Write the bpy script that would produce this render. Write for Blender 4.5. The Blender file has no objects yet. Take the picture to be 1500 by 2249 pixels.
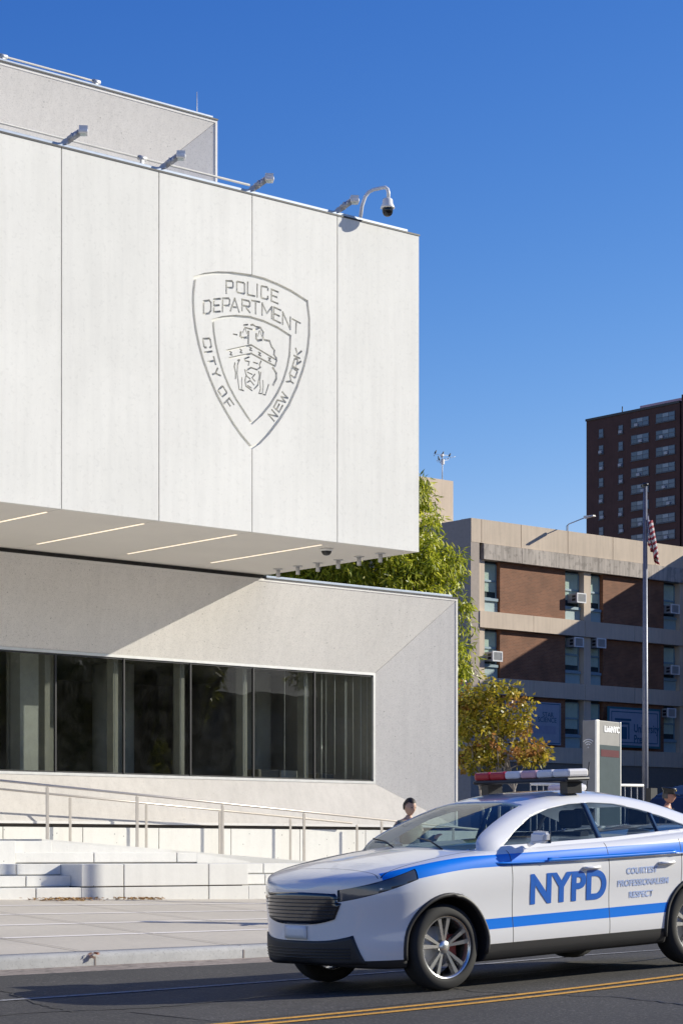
import bpy, bmesh, math, random
from mathutils import Vector, Matrix
from mathutils.bvhtree import BVHTree
random.seed(7)
R = math.radians
C = bpy.context.scene.collection
sc = bpy.context.scene

# ------------------------------------------------------------------ camera
F = 4870.0            # focal length in photo pixels (photo 1500 x 2249)
H = 1.2               # eye height
HOR = 1874.0          # horizon row
cd = bpy.data.cameras.new('camera'); cam = bpy.data.objects.new('camera', cd); C.objects.link(cam)
cd.sensor_fit = 'VERTICAL'; cd.sensor_height = 36.0; cd.lens = F / 2249.0 * 36.0
cd.shift_y = (HOR - 1124.5) / 2249.0
cd.clip_start = 0.3; cd.clip_end = 6000
cam.location = (0, 0, H)
FX, FY = 0.653, 0.757
cam.rotation_euler = (R(90), 0, -math.atan2(FX, FY))
sc.camera = cam

# ------------------------------------------------------------------ light
SUN = Vector((2.0, -1.0, 1.0)).normalized()
sun_el = math.asin(SUN.z); sun_rot = math.atan2(SUN.x, SUN.y)
w = bpy.data.worlds.new('World'); sc.world = w; w.use_nodes = True
nt = w.node_tree
sky = nt.nodes.new('ShaderNodeTexSky'); sky.sky_type = 'NISHITA'; sky.sun_disc = False
sky.sun_elevation = sun_el; sky.sun_rotation = sun_rot
sky.altitude = 1500; sky.air_density = 1.0; sky.dust_density = 0.0; sky.ozone_density = 4.0
sep = nt.nodes.new('ShaderNodeSeparateColor'); cmb = nt.nodes.new('ShaderNodeCombineColor'); nt.links.new(sky.outputs[0], sep.inputs[0])
for i, (k, g) in enumerate(((5.97, 2.4), (1.48, 1.6), (1.016, 0.9))):      # clear, polarised autumn blue: deeper overhead, paler low down
    m1 = nt.nodes.new('ShaderNodeMath'); m1.operation = 'MULTIPLY'; m1.inputs[1].default_value = .1466; nt.links.new(sep.outputs[i], m1.inputs[0])
    m2 = nt.nodes.new('ShaderNodeMath'); m2.operation = 'POWER'; m2.inputs[1].default_value = g; nt.links.new(m1.outputs[0], m2.inputs[0])
    m3 = nt.nodes.new('ShaderNodeMath'); m3.operation = 'MULTIPLY'; m3.inputs[1].default_value = k * 15.7; nt.links.new(m2.outputs[0], m3.inputs[0])
    m4 = nt.nodes.new('ShaderNodeMath'); m4.operation = 'MINIMUM'; m4.inputs[1].default_value = 15.0; nt.links.new(m3.outputs[0], m4.inputs[0])
    nt.links.new(m4.outputs[0], cmb.inputs[i])
bg = nt.nodes['Background']; nt.links.new(cmb.outputs[0], bg.inputs[0]); bg.inputs[1].default_value = 0.05
sl = bpy.data.lights.new('sun', 'SUN'); sl.energy = 5.0; sl.angle = R(0.53); sl.color = (1.0, 0.94, 0.80)
so = bpy.data.objects.new('sun', sl); C.objects.link(so)
so.rotation_euler = (-SUN).to_track_quat('-Z', 'Y').to_euler(); so.location = (60, -40, 60)
vs = sc.view_settings; vs.view_transform = 'Standard'; vs.look = 'None'; vs.gamma = 1.0; vs.exposure = 0.35
vs.use_curve_mapping = False
sc.cycles.max_bounces = 8; sc.cycles.transparent_max_bounces = 12

# pixel of the photo -> point on a plane of the place
def ray(px, py):
    t = (px - 750.0) / F
    return FX + FY * t, FY - FX * t, (HOR - py) / F
def onY(px, py, Y):
    a, b, c = ray(px, py); k = Y / b
    return a * k, H + c * k
def atD(px, py, D):
    a, b, c = ray(px, py)
    return Vector((a * D, b * D, H + c * D))
def xY(px, Y): return onY(px, HOR, Y)[0]

# ------------------------------------------------------------------ materials
def nodes(name):
    m = bpy.data.materials.new(name); m.use_nodes = True
    return m, m.node_tree, m.node_tree.nodes['Principled BSDF']
def _n(nt, t, **k):
    n = nt.nodes.new(t)
    for a, b in k.items():
        if a in n.inputs: n.inputs[a].default_value = b
        else: setattr(n, a, b)
    return n
def plain(name, col, rough=0.5, metal=0.0, var=0.06, scale=6.0, emit=0.0, coat=0.0, bump=0.0, bscale=60):
    m, nt, p = nodes(name)
    p.inputs['Roughness'].default_value = rough; p.inputs['Metallic'].default_value = metal
    if coat: p.inputs['Coat Weight'].default_value = coat; p.inputs['Coat Roughness'].default_value = 0.04
    tc = _n(nt, 'ShaderNodeTexCoord'); no = _n(nt, 'ShaderNodeTexNoise', Scale=scale, Detail=4.0)
    nt.links.new(tc.outputs['Object'], no.inputs['Vector'])
    cr = _n(nt, 'ShaderNodeValToRGB')
    cr.color_ramp.elements[0].position = 0.3; cr.color_ramp.elements[1].position = 0.7
    cr.color_ramp.elements[0].color = tuple(c * (1 - var) for c in col) + (1,)
    cr.color_ramp.elements[1].color = tuple(min(1, c * (1 + var)) for c in col) + (1,)
    nt.links.new(no.outputs[0], cr.inputs[0]); nt.links.new(cr.outputs[0], p.inputs['Base Color'])
    if emit:
        nt.links.new(cr.outputs[0], p.inputs['Emission Color']); p.inputs['Emission Strength'].default_value = emit
    if bump:
        b2 = _n(nt, 'ShaderNodeTexNoise', Scale=bscale, Detail=3.0); nt.links.new(tc.outputs['Object'], b2.inputs['Vector'])
        bp = _n(nt, 'ShaderNodeBump', Strength=bump, Distance=0.01)
        nt.links.new(b2.outputs[0], bp.inputs['Height']); nt.links.new(bp.outputs[0], p.inputs['Normal'])
    return m
def concrete(name, col, speck=0.35, speck_scale=26.0, thr=0.64, patch=0.06, streak=0.0, rough=0.85, pits=0.0, bump=0.25, fine=0.0):
    m, nt, p = nodes(name); L = nt.links
    p.inputs['Roughness'].default_value = rough
    tc = _n(nt, 'ShaderNodeTexCoord')
    big = _n(nt, 'ShaderNodeTexNoise', Scale=0.55, Detail=5.0, Roughness=0.6); L.new(tc.outputs['Object'], big.inputs['Vector'])
    r1 = _n(nt, 'ShaderNodeMapRange'); r1.inputs[1].default_value = 0.3; r1.inputs[2].default_value = 0.7
    r1.inputs[3].default_value = 1 - patch; r1.inputs[4].default_value = 1 + patch * 0.6; L.new(big.outputs[0], r1.inputs[0])
    sp = _n(nt, 'ShaderNodeTexNoise', Scale=speck_scale, Detail=2.0); L.new(tc.outputs['Object'], sp.inputs['Vector'])
    r2 = _n(nt, 'ShaderNodeMapRange'); r2.inputs[1].default_value = thr; r2.inputs[2].default_value = thr + 0.06
    r2.inputs[3].default_value = 1; r2.inputs[4].default_value = 1 - speck; L.new(sp.outputs[0], r2.inputs[0])
    mul = _n(nt, 'ShaderNodeMath', operation='MULTIPLY'); L.new(r1.outputs[0], mul.inputs[0]); L.new(r2.outputs[0], mul.inputs[1])
    oi = _n(nt, 'ShaderNodeObjectInfo'); ro = _n(nt, 'ShaderNodeMapRange'); ro.inputs[3].default_value = .972; ro.inputs[4].default_value = 1.012; L.new(oi.outputs['Random'], ro.inputs[0])
    m0 = _n(nt, 'ShaderNodeMath', operation='MULTIPLY'); L.new(mul.outputs[0], m0.inputs[0]); L.new(ro.outputs[0], m0.inputs[1]); out = m0
    if fine:
        fn = _n(nt, 'ShaderNodeTexNoise', Scale=11.0, Detail=6.0, Roughness=0.8); L.new(tc.outputs['Object'], fn.inputs['Vector'])
        r4 = _n(nt, 'ShaderNodeMapRange'); r4.inputs[1].default_value = 0.35; r4.inputs[2].default_value = 0.65
        r4.inputs[3].default_value = 1 - fine; r4.inputs[4].default_value = 1 + fine * 0.5; L.new(fn.outputs[0], r4.inputs[0])
        m4 = _n(nt, 'ShaderNodeMath', operation='MULTIPLY'); L.new(out.outputs[0], m4.inputs[0]); L.new(r4.outputs[0], m4.inputs[1]); out = m4
    if streak:
        mp = _n(nt, 'ShaderNodeMapping'); mp.inputs['Scale'].default_value = (7, 7, 0.5); L.new(tc.outputs['Object'], mp.inputs['Vector'])
        st = _n(nt, 'ShaderNodeTexNoise', Scale=1.0, Detail=5.0); L.new(mp.outputs[0], st.inputs['Vector'])
        r3 = _n(nt, 'ShaderNodeMapRange'); r3.inputs[1].default_value = 0.42; r3.inputs[2].default_value = 0.68
        r3.inputs[3].default_value = 1; r3.inputs[4].default_value = 1 - streak; L.new(st.outputs[0], r3.inputs[0])
        m2 = _n(nt, 'ShaderNodeMath', operation='MULTIPLY'); L.new(out.outputs[0], m2.inputs[0]); L.new(r3.outputs[0], m2.inputs[1]); out = m2
    if pits:
        vo = _n(nt, 'ShaderNodeTexVoronoi', Scale=5.0, Randomness=1.0); L.new(tc.outputs['Object'], vo.inputs['Vector'])
        r3 = _n(nt, 'ShaderNodeMapRange'); r3.inputs[1].default_value = 0.05; r3.inputs[2].default_value = 0.075
        r3.inputs[3].default_value = 1 - pits; r3.inputs[4].default_value = 1; L.new(vo.outputs['Distance'], r3.inputs[0])
        m3 = _n(nt, 'ShaderNodeMath', operation='MULTIPLY'); L.new(out.outputs[0], m3.inputs[0]); L.new(r3.outputs[0], m3.inputs[1]); out = m3
    vm = _n(nt, 'ShaderNodeVectorMath', operation='SCALE'); vm.inputs[0].default_value = col; L.new(out.outputs[0], vm.inputs['Scale'])
    L.new(vm.outputs[0], p.inputs['Base Color'])
    bp = _n(nt, 'ShaderNodeBump', Strength=bump, Distance=0.006); L.new(sp.outputs[0], bp.inputs['Height']); L.new(bp.outputs[0], p.inputs['Normal'])
    return m
def glass(name, tint=(0.3, 0.32, 0.33), ior=1.6, rough=0.0, dirt=0.0):
    m = bpy.data.materials.new(name); m.use_nodes = True; nt = m.node_tree; nt.nodes.clear(); L = nt.links
    o = _n(nt, 'ShaderNodeOutputMaterial'); t = _n(nt, 'ShaderNodeBsdfTransparent'); t.inputs[0].default_value = tint + (1,)
    g = _n(nt, 'ShaderNodeBsdfGlossy'); g.inputs['Roughness'].default_value = rough
    f = _n(nt, 'ShaderNodeFresnel'); f.inputs[0].default_value = ior
    mx = _n(nt, 'ShaderNodeMixShader'); ge = _n(nt, 'ShaderNodeNewGeometry'); iv = _n(nt, 'ShaderNodeMath', operation='SUBTRACT'); iv.inputs[0].default_value = 1.0; L.new(ge.outputs['Backfacing'], iv.inputs[1])
    fm = _n(nt, 'ShaderNodeMath', operation='MULTIPLY'); L.new(f.outputs[0], fm.inputs[0]); L.new(iv.outputs[0], fm.inputs[1])
    L.new(fm.outputs[0], mx.inputs[0]); L.new(t.outputs[0], mx.inputs[1]); L.new(g.outputs[0], mx.inputs[2])
    last = mx
    if dirt:
        d = _n(nt, 'ShaderNodeBsdfDiffuse'); d.inputs[0].default_value = (0.5, 0.52, 0.52, 1)
        tc = _n(nt, 'ShaderNodeTexCoord'); no = _n(nt, 'ShaderNodeTexNoise', Scale=3.2, Detail=9.0, Roughness=0.75); L.new(tc.outputs['Object'], no.inputs['Vector'])
        mr = _n(nt, 'ShaderNodeMapRange'); mr.inputs[1].default_value = 0.45; mr.inputs[2].default_value = 0.8; mr.inputs[3].default_value = 0.0; mr.inputs[4].default_value = dirt
        L.new(no.outputs[0], mr.inputs[0])
        m2 = _n(nt, 'ShaderNodeMixShader'); L.new(mr.outputs[0], m2.inputs[0]); L.new(mx.outputs[0], m2.inputs[1]); L.new(d.outputs[0], m2.inputs[2]); last = m2
        bp = _n(nt, 'ShaderNodeBump', Strength=0.05, Distance=0.05); n3 = _n(nt, 'ShaderNodeTexNoise', Scale=0.8, Detail=2.0)
        L.new(tc.outputs['Object'], n3.inputs['Vector']); L.new(n3.outputs[0], bp.inputs['Height']); L.new(bp.outputs[0], g.inputs['Normal'])
    L.new(last.outputs[0], o.inputs[0]); return m
def leafmat(name, cols, trans=0.35, rust=None):
    m, nt, p = nodes(name); L = nt.links
    g = _n(nt, 'ShaderNodeNewGeometry'); cr = _n(nt, 'ShaderNodeValToRGB')
    e = cr.color_ramp.elements
    while len(e) < len(cols): e.new(0.5)
    for i, c in enumerate(cols): e[i].position = i / (len(cols) - 1); e[i].color = c + (1,)
    L.new(g.outputs['Random Per Island'], cr.inputs[0])
    if rust:
        tc = _n(nt, 'ShaderNodeTexCoord'); no = _n(nt, 'ShaderNodeTexNoise', Scale=.9, Detail=1.5); L.new(tc.outputs['Object'], no.inputs['Vector'])
        mr = _n(nt, 'ShaderNodeMapRange'); mr.inputs[1].default_value = .57; mr.inputs[2].default_value = .66; L.new(no.outputs[0], mr.inputs[0])
        mq = _n(nt, 'ShaderNodeMix', data_type='RGBA'); mq.inputs[7].default_value = rust + (1,); L.new(mr.outputs[0], mq.inputs[0]); L.new(cr.outputs[0], mq.inputs[6])
        class _o: pass
        cr = _o(); cr.outputs = [mq.outputs[2]]
    L.new(cr.outputs[0], p.inputs['Base Color'])
    p.inputs['Roughness'].default_value = 0.42
    tr = _n(nt, 'ShaderNodeBsdfTranslucent'); L.new(cr.outputs[0], tr.inputs[0])
    mx = _n(nt, 'ShaderNodeMixShader'); mx.inputs[0].default_value = trans
    L.new(p.outputs[0], mx.inputs[1]); L.new(tr.outputs[0], mx.inputs[2])
    L.new(mx.outputs[0], nt.nodes['Material Output'].inputs[0]); return m
def brick(name, c1, c2, mort, axis='XZ', w=0.22, h=0.075):
    m, nt, p = nodes(name); L = nt.links; p.inputs['Roughness'].default_value = 0.85
    tc = _n(nt, 'ShaderNodeTexCoord'); s = _n(nt, 'ShaderNodeSeparateXYZ'); c = _n(nt, 'ShaderNodeCombineXYZ')
    L.new(tc.outputs['Object'], s.inputs[0]); L.new(s.outputs[0 if axis[0] == 'X' else 1], c.inputs[0]); L.new(s.outputs[2], c.inputs[1])
    b = _n(nt, 'ShaderNodeTexBrick'); b.inputs['Scale'].default_value = 1.0; b.inputs['Brick Width'].default_value = w
    b.inputs['Row Height'].default_value = h; b.inputs['Mortar Size'].default_value = 0.012; b.inputs['Mortar Smooth'].default_value = 0.3
    b.inputs['Color1'].default_value = c1 + (1,); b.inputs['Color2'].default_value = c2 + (1,); b.inputs['Mortar'].default_value = mort + (1,)
    L.new(c.outputs[0], b.inputs['Vector'])
    no = _n(nt, 'ShaderNodeTexNoise', Scale=0.9, Detail=6.0); L.new(tc.outputs['Object'], no.inputs['Vector'])
    mr = _n(nt, 'ShaderNodeMapRange'); mr.inputs[1].default_value = 0.3; mr.inputs[2].default_value = 0.7; mr.inputs[3].default_value = 0.75; mr.inputs[4].default_value = 1.2
    L.new(no.outputs[0], mr.inputs[0])
    vm = _n(nt, 'ShaderNodeVectorMath', operation='SCALE'); L.new(b.outputs[0], vm.inputs[0]); L.new(mr.outputs[0], vm.inputs['Scale'])
    L.new(vm.outputs[0], p.inputs['Base Color']); return m

M = {}
M['panel'] = concrete('smooth_concrete', (0.81, 0.80, 0.755), speck=0.05, speck_scale=14, thr=0.6, patch=0.05, streak=0.05, bump=0.06, fine=0.02)
M['rough'] = concrete('rough_concrete', (0.715, 0.685, 0.65), speck=0.24, speck_scale=62, thr=0.58, patch=0.05, streak=0.05, pits=0.45, bump=0.35, fine=0.06)
M['rough_dark'] = concrete('darker_rough_concrete', (0.585, 0.555, 0.52), speck=0.2, speck_scale=62, thr=0.62, patch=0.09, streak=0.07, bump=0.35, fine=0.05)  # darker mix of the rough concrete, for the lower sloping face
M['rim'] = concrete('rim_concrete', (0.74, 0.72, 0.69), speck=0.1, patch=0.04, bump=0.2)
M['soffit'] = concrete('soffit_concrete', (0.74, 0.70, 0.64), speck=0.06, patch=0.04, bump=0.05)
M['stepc'] = concrete('step_concrete', (0.76, 0.745, 0.695), speck=0.06, speck_scale=30, patch=0.05, streak=0.05, pits=0.55, bump=0.2, fine=0.03)
M['walk'] = concrete('pavement_concrete', (0.55, 0.50, 0.415), pits=0.16, speck=0.14, speck_scale=40, patch=0.10, bump=0.3, fine=0.07)
M['joint'] = concrete('joint_concrete', (0.80, 0.75, 0.69), speck=0.1, patch=0.05)
M['crack'] = plain('dark_joint', (0.26, 0.23, 0.21), 0.9)
M['kerb'] = concrete('kerb_concrete', (0.44, 0.44, 0.43), speck=0.2, speck_scale=40, thr=0.6, patch=0.2, bump=0.3, fine=0.10)
M['gutter'] = concrete('gutter_concrete', (0.36, 0.30, 0.25), speck=0.35, speck_scale=8, thr=0.52, patch=0.25, bump=0.3, fine=0.2)
M['asphalt'] = concrete('asphalt', (0.044, 0.041, 0.036), speck=-1.5, speck_scale=38, thr=0.57, patch=0.22, bump=0.9, rough=0.8, fine=0.25)
M['yellow'] = concrete('yellow_paint', (0.72, 0.36, 0.045), speck=0.5, speck_scale=35, thr=0.58, patch=0.15, bump=0.3, fine=0.15)
M['white_line'] = concrete('worn_white_paint', (0.34, 0.34, 0.34), speck=0.5, speck_scale=30, thr=0.55, patch=0.2, fine=0.2)
M['plaza'] = concrete('plaza_paving', (0.05, 0.05, 0.052), speck=0.1, patch=0.08)
M['soil'] = plain('open_ground', (0.18, 0.16, 0.13), 0.95, var=0.2, scale=0.2)
M['dark'] = plain('dark_metal', (0.03, 0.03, 0.032), 0.5)
M['black'] = plain('black_plastic', (0.015, 0.015, 0.017), 0.35)
M['steel'] = plain('brushed_steel', (0.50, 0.46, 0.42), 0.4, 0.6, bump=0.05)
M['frame'] = plain('window_frame_metal', (0.82, 0.81, 0.79), 0.35, 0.55)
M['coping'] = plain('metal_coping', (0.36, 0.41, 0.50), 0.4, 0.4)
M['galv'] = plain('galvanised_metal', (0.56, 0.56, 0.56), 0.5, 0.35, var=0.15)
M['pipe'] = plain('grey_pipe', (0.36, 0.36, 0.36), 0.5)
M['whitep'] = plain('white_paint', (0.80, 0.80, 0.79), 0.35)
M['strip'] = plain('led_strip', (1.0, 0.86, 0.66), 0.6, emit=0.75, var=0.0)
M['glass'] = glass('tinted_glass', (0.72, 0.735, 0.72), 1.6, 0.0, dirt=0.022)
M['glass2'] = glass('school_glass', (0.88, 0.92, 0.90), 1.45)
M['interior'] = plain('interior_wall', (0.40, 0.37, 0.31), 0.8)
M['interior_floor'] = plain('interior_floor', (0.05, 0.045, 0.04), 0.5)
M['column'] = plain('interior_column', (0.50, 0.49, 0.44), 0.7)
M['curtain'] = plain('interior_blind', (0.82, 0.83, 0.80), 0.8)

# ------------------------------------------------------------------ builders
def _col(ob, parent, world=True):
    C.objects.link(ob)
    if parent is not None:
        ob.parent = parent
        if world: ob.matrix_parent_inverse = Matrix.Translation(parent.location).inverted() if parent.get('_flat', 1) else Matrix()
    return ob
def tag(o, label=None, cat=None, group=None, kind=None):
    if label: o['label'] = label
    if cat: o['category'] = cat
    if group: o['group'] = group
    if kind: o['kind'] = kind
    return o
def thing(name, label, cat, loc=(0, 0, 0), group=None):
    o = bpy.data.objects.new(name, None); o.empty_display_size = 0.2; C.objects.link(o); o.location = loc
    return tag(o, label, cat, group)
class MB:
    def __init__(s): s.bm = bmesh.new()
    def box(s, x0, x1, y0, y1, z0, z1, bev=0.0, mi=0):
        if x0 > x1: x0, x1 = x1, x0
        if y0 > y1: y0, y1 = y1, y0
        if z0 > z1: z0, z1 = z1, z0
        v = [s.bm.verts.new((x, y, z)) for z in (z0, z1) for x, y in ((x0, y0), (x1, y0), (x1, y1), (x0, y1))]
        fs = [s.bm.faces.new([v[i] for i in f]) for f in ((3, 2, 1, 0), (4, 5, 6, 7), (0, 1, 5, 4), (1, 2, 6, 5), (2, 3, 7, 6), (3, 0, 4, 7))]
        for f in fs: f.material_index = mi
        if bev:
            es = list({e for f in fs for e in f.edges})
            r = bmesh.ops.bevel(s.bm, geom=es, offset=bev, segments=2, affect='EDGES', profile=0.5)
            for f in r['faces']: f.material_index = mi
        return s
    def hexa(s, p, mi=0):   # 8 points: bottom ring 4, top ring 4
        v = [s.bm.verts.new(q) for q in p]
        for f in ((3, 2, 1, 0), (4, 5, 6, 7), (0, 1, 5, 4), (1, 2, 6, 5), (2, 3, 7, 6), (3, 0, 4, 7)):
            s.bm.faces.new([v[i] for i in f]).material_index = mi
        return s
    def poly(s, pts, mi=0):
        f = s.bm.faces.new([s.bm.verts.new(p) for p in pts]); f.material_index = mi; return s
    def prism(s, pts, d, mi=0):   # planar polygon swept by vector d
        d = Vector(d); a = [s.bm.verts.new(p) for p in pts]; b = [s.bm.verts.new(Vector(p) + d) for p in pts]
        n = len(pts); fs = [s.bm.faces.new(a[::-1]), s.bm.faces.new(b)]
        for i in range(n): fs.append(s.bm.faces.new((a[i], a[(i + 1) % n], b[(i + 1) % n], b[i])))
        for f in fs: f.material_index = mi
        return s
    def tube(s, pts, r, seg=10, mi=0, cap=True):
        pts = [Vector(p) for p in pts]; rr = r if isinstance(r, (list, tuple)) else [r] * len(pts)
        rings = []; up = None
        for i, p in enumerate(pts):
            d = (pts[min(i + 1, len(pts) - 1)] - pts[max(i - 1, 0)]).normalized()
            if up is None: up = Vector((0, 0, 1)) if abs(d.z) < 0.9 else Vector((1, 0, 0))
            a = d.cross(up).normalized(); b = d.cross(a).normalized(); up = -b if False else up
            if abs(d.dot(up)) > 0.95: up = a
            rings.append([s.bm.verts.new(p + (a * math.cos(2 * math.pi * k / seg) + b * math.sin(2 * math.pi * k / seg)) * rr[i]) for k in range(seg)])
        for i in range(len(rings) - 1):
            for k in range(seg):
                f = s.bm.faces.new((rings[i][k], rings[i][(k + 1) % seg], rings[i + 1][(k + 1) % seg], rings[i + 1][k])); f.material_index = mi; f.smooth = True
        if cap:
            s.bm.faces.new(rings[0][::-1]).material_index = mi; s.bm.faces.new(rings[-1]).material_index = mi
        return s
    def lathe(s, prof, o=(0, 0, 0), axis=(0, 0, 1), seg=24, mi=0):   # prof (radius, height along axis)
        o = Vector(o); ax = Vector(axis).normalized(); a = ax.orthogonal().normalized(); b = ax.cross(a); rings = []
        for r, h in prof:
            if r < 1e-6: rings.append([s.bm.verts.new(o + ax * h)])
            else: rings.append([s.bm.verts.new(o + ax * h + (a * math.cos(2 * math.pi * k / seg) + b * math.sin(2 * math.pi * k / seg)) * r) for k in range(seg)])
        for i in range(len(rings) - 1):
            A, B = rings[i], rings[i + 1]
            for k in range(seg):
                k2 = (k + 1) % seg
                if len(A) == 1 and len(B) == 1: continue
                if len(A) == 1: vs_ = (A[0], B[k2], B[k])
                elif len(B) == 1: vs_ = (A[k], A[k2], B[0])
                else: vs_ = (A[k], A[k2], B[k2], B[k])
                f = s.bm.faces.new(vs_); f.material_index = mi; f.smooth = True
        return s
    def ball(s, c, r, seg=16, mi=0):
        rx, ry, rz = r if isinstance(r, (tuple, list)) else (r, r, r)
        res = bmesh.ops.create_uvsphere(s.bm, u_segments=seg, v_segments=max(6, seg // 2), radius=1.0)
        for v in res['verts']: v.co = Vector((c[0] + v.co.x * rx, c[1] + v.co.y * ry, c[2] + v.co.z * rz))
        for f in {f for v in res['verts'] for f in v.link_faces}: f.smooth = True; f.material_index = mi
        return s
    def build(s, name, mat, parent=None, world=True, smooth=None, fix=True):
        if fix: bmesh.ops.recalc_face_normals(s.bm, faces=s.bm.faces)
        me = bpy.data.meshes.new(name); s.bm.to_mesh(me); s.bm.free()
        for m in (mat if isinstance(mat, (list, tuple)) else [mat]): me.materials.append(m)
        if smooth is not None:
            for p in me.polygons: p.use_smooth = smooth
        return _col(bpy.data.objects.new(name, me), parent, world)
def struct(o, cat=None):
    o['kind'] = 'structure'
    if cat: o['category'] = cat
    return o
def copy_tree(o, parent=None):
    c = o.copy(); C.objects.link(c)
    if parent is not None:
        c.parent = parent
    for ch in list(o.children): copy_tree(ch, c)
    return c
def text_mesh(s, size, loc, rot, name, mat, parent, world=True, bold=0.0, ext=0.002, sx=1.0, align='LEFT'):
    cu = bpy.data.curves.new('t', 'FONT'); cu.body = s; cu.size = size; cu.extrude = ext; cu.offset = bold; cu.align_x = align
    to = bpy.data.objects.new('t', cu); C.objects.link(to)
    bpy.context.view_layer.update()
    me = bpy.data.meshes.new_from_object(to.evaluated_get(bpy.context.evaluated_depsgraph_get()))
    bpy.data.objects.remove(to)
    mt = Matrix.Translation(loc) @ rot.to_4x4() @ Matrix.Diagonal((sx, 1, 1, 1)); me.transform(mt)
    me.materials.clear(); me.materials.append(mat); me.name = name
    return _col(bpy.data.objects.new(name, me), parent, world)
FACING = Matrix(((1, 0, 0), (0, 0, -1), (0, 1, 0)))    # text lying in XZ, read from -Y

# ------------------------------------------------------------------ ground
YK0, YK1, YK2 = 18.75, 19.6, 19.92     # asphalt edge, kerb face, back of kerb
YS = 27.0                              # foot of the steps
def g_mid(x):
    if x < 9: return g_mid(9) + 0.012 * (x - 9)
    if x > 17: return g_mid(17) + (0.03 * (x - 17) if x < 40 else 0.69)
    return 0.035 * (x - 12.8) + 0.003 * (x - 12.8) ** 2
def road_z(x, y):
    wgt = max(0.0, min(1.0, (YK0 - y) / 5.5)); return g_mid(x) * wgt + 0.008 * (x - 12.8) * (1 - wgt)
def kerb_z(x): return 0.008 * (x - 12.8) + 0.14
def base_z(x): return 0.53 - 0.012 * (x - 18)
def walk_z(x, y):
    t = (y - YK2) / (YS - YK2); return kerb_z(x) + (base_z(x) - kerb_z(x)) * max(0, min(1.0, t))
def sheet(name, zf, x0, x1, y0, y1, mat, nx, ny, up=0.0, thick=0.0):
    b = MB(); bm = b.bm; g = [[bm.verts.new((x0 + (x1 - x0) * i / nx, y0 + (y1 - y0) * j / ny, 0)) for j in range(ny + 1)] for i in range(nx + 1)]
    for r_ in g:
        for v in r_: v.co.z = zf(v.co.x, v.co.y) + up
    for i in range(nx):
        for j in range(ny): bm.faces.new((g[i][j], g[i + 1][j], g[i + 1][j + 1], g[i][j + 1]))
    return struct(b.build(name, mat, fix=False))
b = MB(); b.poly([(-3000, -3000, -0.75), (3000, -3000, -0.75), (3000, 3000, -0.75), (-3000, 3000, -0.75)]); struct(b.build('ground', M['soil'], fix=False))
sheet('road', road_z, -30, 60, -6, YK0, M['asphalt'], 90, 25)
sheet('gutter', lambda x, y: road_z(x, YK0), -30, 60, YK0, YK1 + 0.01, M['gutter'], 90, 1)
# kerb with a rounded nose
b = MB(); prof = [(YK1, -0.35), (YK1, -0.055), (YK1 + 0.012, -0.025), (YK1 + 0.035, -0.006), (YK1 + 0.07, 0.0), (YK2 - 0.01, 0.0), (YK2 - 0.01, -0.35)]
xs = [-30 + i * 1.0 for i in range(91)]; rows = [[b.bm.verts.new((x, y, kerb_z(x) + z)) for y, z in prof] for x in xs]
for i in range(90):
    for j in range(len(prof) - 1):
        f = b.bm.faces.new((rows[i][j], rows[i + 1][j], rows[i + 1][j + 1], rows[i][j + 1])); f.smooth = True
struct(b.build('kerb', M['kerb']))
sheet('pavement', walk_z, -30, 60, YK2, YS + 0.02, M['walk'], 90, 8)
b = MB()
for y in (21.45, 22.9, 24.35, 25.8):
    for k in range(55):
        xa, xb = -10 + k, -9 + k
        b.poly([(xa, y - .06, walk_z(xa, y - .06) + .004), (xb, y - .06, walk_z(xb, y - .06) + .004), (xb, y + .06, walk_z(xb, y + .06) + .004), (xa, y + .06, walk_z(xa, y + .06) + .004)])
struct(b.build('pavement_joint_strips', M['joint'], fix=False))
b = MB()
for k in range(-6, 14):
    x = 13.45 + 2.0 * k + random.uniform(-.05, .05); pts = []; prev = 0
    for j in range(15):
        y = YK2 - .02 + (YS - YK2) * j / 14; prev = prev * 0.6 + random.uniform(-.012, .012); pts.append((x + prev, y))
    for (xa, ya), (xb, yb) in zip(pts, pts[1:]):
        b.poly([(xa - .009, ya, walk_z(xa, ya) + .011), (xa + .009, ya, walk_z(xa, ya) + .011), (xb + .009, yb, walk_z(xb, yb) + .011), (xb - .009, yb, walk_z(xb, yb) + .011)])
    kz = kerb_z(x); xx = x + pts[0][0] - x
    b.poly([(xx - .01, YK2 - .02, kz + .004), (xx + .01, YK2 - .02, kz + .004), (xx + .01, YK1 + .06, kz + .003), (xx - .01, YK1 + .06, kz + .003)])
    b.poly([(xx - .01, YK1 + .06, kz + .003), (xx + .01, YK1 + .06, kz + .003), (xx + .012, YK1 - .004, kz - .05), (xx - .008, YK1 - .004, kz - .05)])
    b.poly([(xx - .008, YK1 - .004, kz - .05), (xx + .012, YK1 - .004, kz - .05), (xx + .012, YK1 - .004, kz - .2), (xx - .008, YK1 - .004, kz - .2)])
struct(b.build('pavement_cracks', M['crack'], fix=False))
def roadline(name, y, wd, mat, x0=-20, x1=50, n=140):
    b = MB(); bm = b.bm; rows = []
    for i in range(n + 1):
        x = x0 + (x1 - x0) * i / n; rows.append((bm.verts.new((x, y - wd / 2, road_z(x, y - wd / 2) + .006)), bm.verts.new((x, y + wd / 2, road_z(x, y + wd / 2) + .006))))
    for p, q in zip(rows, rows[1:]): bm.faces.new((p[0], q[0], q[1], p[1]))
    o = struct(b.build(name, mat, fix=False)); return o
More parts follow.
